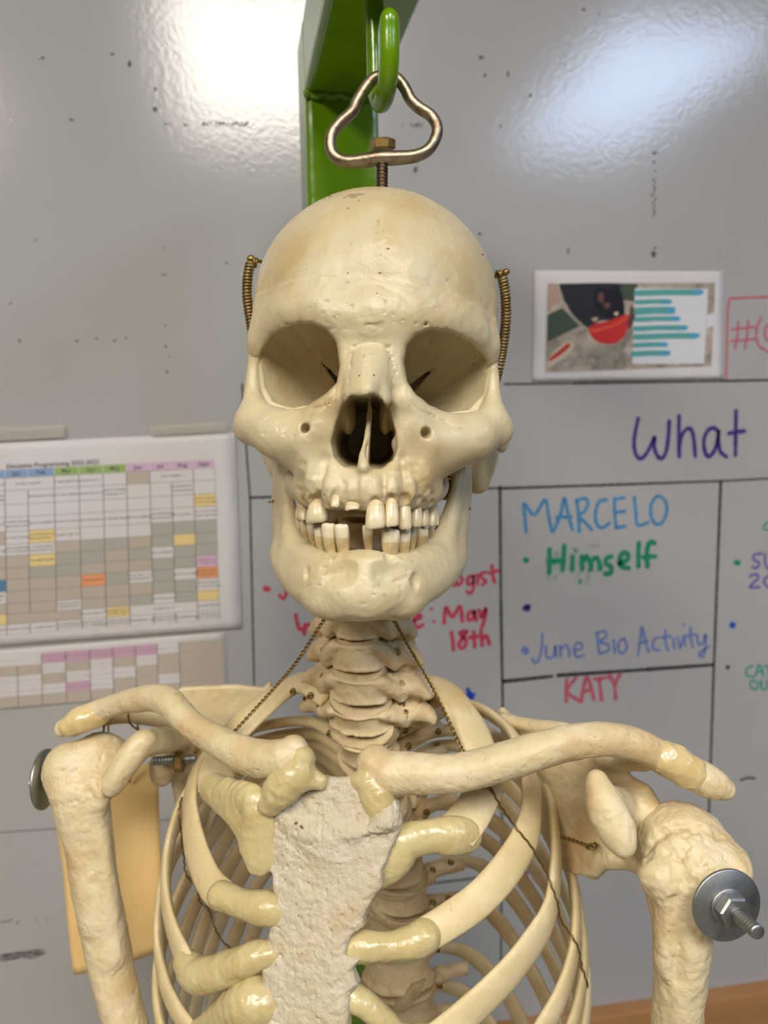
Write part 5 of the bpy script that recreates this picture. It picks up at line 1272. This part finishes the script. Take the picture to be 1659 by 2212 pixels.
# the ground is gridded so that it follows the sheet
for j in range(6):
    for i in range(8):
        L_ = lambda u, v: ((a[0][0] * (1 - u) + a[1][0] * u) * (1 - v) + (a[3][0] * (1 - u) + a[2][0] * u) * v, (a[0][1] * (1 - u) + a[1][1] * u) * (1 - v) + (a[3][1] * (1 - u) + a[2][1] * u) * v)
        sh.poly([L_(i / 8, j / 6), L_((i + 1) / 8, j / 6), L_((i + 1) / 8, (j + 1) / 6), L_(i / 8, (j + 1) / 6)], nb, .0005)
sh.poly(sv([(395, 150), (860, 152), (850, 260), (780, 250), (600, 330), (430, 260)]), nb + 5, .0006)
sh.poly(sv([(332, 148), (392, 150), (400, 210), (408, 250), (332, 300)]), nb + 8, .0006)
sh.poly(sv([(334, 330), (420, 290), (520, 400), (440, 440), (334, 490)]), nb + 5, .0006)
sh.poly(blobpoly(sv([(400, 150), (420, 210), (460, 300), (520, 370), (575, 410), (640, 370), (740, 368), (785, 340), (775, 260), (750, 200), (740, 150)])), nb + 1, .0007)
sh.poly(blobpoly(sv([(570, 420), (600, 390), (700, 368), (800, 335), (806, 400), (780, 470), (720, 508), (640, 500), (590, 460)])), nb + 2, .0008)
sh.poly(blobpoly(sv([(572, 424), (660, 410), (740, 385), (800, 345), (796, 360), (740, 398), (660, 424), (590, 440)])), nb + 6, .0009)
sh.poly(blobpoly(sv([(626, 210), (650, 200), (662, 240), (645, 265), (625, 245)])), nb + 10, .0009)
for q, c in (([(600, 200), (640, 170), (690, 190), (740, 170), (770, 220), (780, 300), (740, 345), (660, 340), (610, 290)], 11), ([(655, 265), (690, 262), (700, 285), (670, 300)], 10), ([(722, 322), (745, 320), (742, 338), (726, 338)], 7), ([(590, 352), (625, 350), (620, 372), (596, 372)], 8), ([(820, 270), (850, 330), (820, 420), (800, 400), (812, 330)], 10)):
    sh.poly(blobpoly(sv(q)), nb + c, .00085 if c == 11 else .0010)
sh.poly(blobpoly(sv([(338, 600), (380, 540), (450, 490), (490, 500), (470, 560), (400, 610), (345, 640)])), nb + 7, .0007)
sh.poly(blobpoly(sv([(345, 590), (400, 545), (455, 500), (465, 520), (410, 570), (350, 605)])), nb + 2, .0008)
sh.poly(sv([(845, 180), (1290, 186), (1272, 640), (835, 632)]), nb + 4, .0008)
sh.poly(sv([(1285, 345), (1335, 330), (1335, 400), (1285, 430)]), nb + 4, .0008)
for i, (x0, y0, x1, th) in enumerate(((848, 208, 1255, 34), (848, 262, 1068, 26), (845, 315, 1090, 42), (848, 365, 1120, 28), (842, 420, 1165, 30), (842, 470, 1235, 34), (840, 520, 1048, 28), (828, 572, 1062, 32))):
    sh.poly(blobpoly(sv([(x0, y0 - th / 2), ((x0 + x1) / 2, y0 - th / 2 - 3), (x1 - 8, y0 - th / 2), (x1, y0 + 2), (x1 - 12, y0 + th / 2), ((x0 + x1) / 2, y0 + th / 2 - 2), (x0, y0 + th / 2)]), 30), nb + 3, .0010)
    sh.poly(blobpoly(sv([(x1 - 60, y0 - th / 2 + 4), (x1 - 10, y0 - th / 2 + 3), (x1 - 2, y0 + 4), (x1 - 40, y0 + th / 2 - 4)]), 20), nb + 9, .0011)
sh.done('picture_print', mx)

# clear tape strips holding the timetable
M_TAPE = material('clear_tape', srgb(206, 200, 190), .3, 0, .6); M_TAPE.node_tree.nodes['Principled BSDF'].inputs['Alpha'].default_value = .45
for cs, lb in (([(-20, 925), (138, 917), (139, 945), (-20, 953)], 'strip of clear tape on the top edge of the timetable, at the photo edge'), ([(325, 920), (490, 911), (491, 932), (326, 941)], 'strip of clear tape on the top edge of the timetable, nearer the skull')):
    V = [on_wall(x, y, .0062) for x, y in cs] + [on_wall(x, y, .0060) for x, y in cs]
    o = link('clear_tape', mesh('clear_tape', V, [(0, 3, 2, 1), (4, 5, 6, 7), (0, 1, 5, 4), (1, 2, 6, 5), (2, 3, 7, 6), (3, 0, 4, 7)], False), None, M_TAPE, label=lb, category='tape', group='tape on the timetable')

# manila card hanging behind the shoulder
M_MANILA = mottled('manila_card', srgb(230, 198, 136), [(srgb(218, 180, 114), 9, .45, .65, .6), (srgb(230, 198, 136), 60, .5, .7, .4)], .55, ((400, .15),), .35)
mc = [P(112, 1740, 572), P(338, 1640, 588), P(359, 2052, 590), P(162, 2102, 576)]
n = 20; V = []; F = []
for b in (0, .7):
    for j in range(n + 1):
        for i in range(n + 1):
            u, w = i / n, j / n
            p = (mc[0] * (1 - u) + mc[1] * u) * (1 - w) + (mc[3] * (1 - u) + mc[2] * u) * w
            V.append(p + np.array((0, 0, b - 5 * math.sin(math.pi * u) * (.4 + .6 * w) + 2.5 * math.sin(5 * w + 2 * u))))
N = (n + 1) ** 2
for j in range(n):
    for i in range(n):
        a = j * (n + 1) + i; F.append((a, a + n + 1, a + n + 2, a + 1)); a += N; F.append((a, a + 1, a + n + 2, a + n + 1))
rim = [i for i in range(n)] + [n + j * (n + 1) for j in range(n)] + [N - 1 - i for i in range(n)] + [(n - j) * (n + 1) for j in range(n)]
for i in range(len(rim)):
    a, b = rim[i], rim[(i + 1) % len(rim)]; F.append((a, b, b + N, a + N))
MAN = empty('manila_card', world(P(225, 1690, 540)), 'plain yellow manila card hanging by a string behind the left-hand upper arm bone', 'card')
link('card', mesh('card', world(V), F), MAN, M_MANILA)
M_STRING = material('tan_string', srgb(150, 120, 80), .8)
tube('string', [P(226, 1700, 578), P(224, 1640, 558), P(224, 1584, 518), P(225, 1562, 500), P(226, 1532, 497), P(229, 1512, 509), P(232, 1526, 524), P(234, 1580, 540), P(234, 1640, 562), P(234, 1700, 579)], .7, MAN, M_STRING, seg=7, n=60)
tube('string', [P(280, 1690, 582), P(300, 1610, 566), P(296, 1560, 538), P(290, 1512, 530), P(282, 1512, 514), P(278, 1556, 508), P(300, 1578, 522), P(318, 1590, 556), P(330, 1640, 580), P(330, 1680, 586)], .7, MAN, M_STRING, seg=7, n=60)
# ------------------------------------------------------------------ ceiling lights, behind and above the viewer (seen mirrored in the board)
def lamp_mat(name, c, s):
    m = bpy.data.materials.new(name); m.use_nodes = True; nt = m.node_tree; nt.nodes.clear()
    e = nt.nodes.new('ShaderNodeEmission'); e.inputs['Color'].default_value = (*c, 1); e.inputs['Strength'].default_value = s
    o = nt.nodes.new('ShaderNodeOutputMaterial'); nt.links.new(e.outputs[0], o.inputs['Surface']); return m
M_TROFFER = material('lamp_frame_white', srgb(225, 224, 220), .4)
def ceiling_light(x, y, w, d, c, s, label, nm):
    r = empty('ceiling_light', (x, y, CEIL_Z - .03), label, 'ceiling light', 'ceiling light panels')
    V, F = [], []
    for lo, hi in (((x - w / 2 - .03, y - d / 2 - .03, CEIL_Z - .03), (x - w / 2, y + d / 2 + .03, CEIL_Z - .001)), ((x + w / 2, y - d / 2 - .03, CEIL_Z - .03), (x + w / 2 + .03, y + d / 2 + .03, CEIL_Z - .001)),
                   ((x - w / 2, y - d / 2 - .03, CEIL_Z - .03), (x + w / 2, y - d / 2, CEIL_Z - .001)), ((x - w / 2, y + d / 2, CEIL_Z - .03), (x + w / 2, y + d / 2 + .03, CEIL_Z - .001))):
        v, f = box_vf(lo, hi); F += [tuple(i + len(V) for i in q) for q in f]; V += v
    link('frame', mesh('frame', V, F, False), r, M_TROFFER)
    quad_box('diffuser', (x - w / 2, y - d / 2, CEIL_Z - .02), (x + w / 2, y + d / 2, CEIL_Z - .012), lamp_mat(nm, c, s), r)
ceiling_light(.10, -1.34, .61, 1.22, *LAMP_WARM, 'warm ceiling light panel mirrored at the whiteboard top, left of the green post', 'warm_tube_light')
ceiling_light(-1.36, -1.34, .61, 1.22, *LAMP_SIDE, 'warm white ceiling light panel farthest left, over the printed timetables', 'side_tube_light')
ceiling_light(1.56, -1.42, .61, 1.24, *LAMP_COOL, 'cool bluish ceiling light panel mirrored at the whiteboard upper right', 'cool_tube_light')
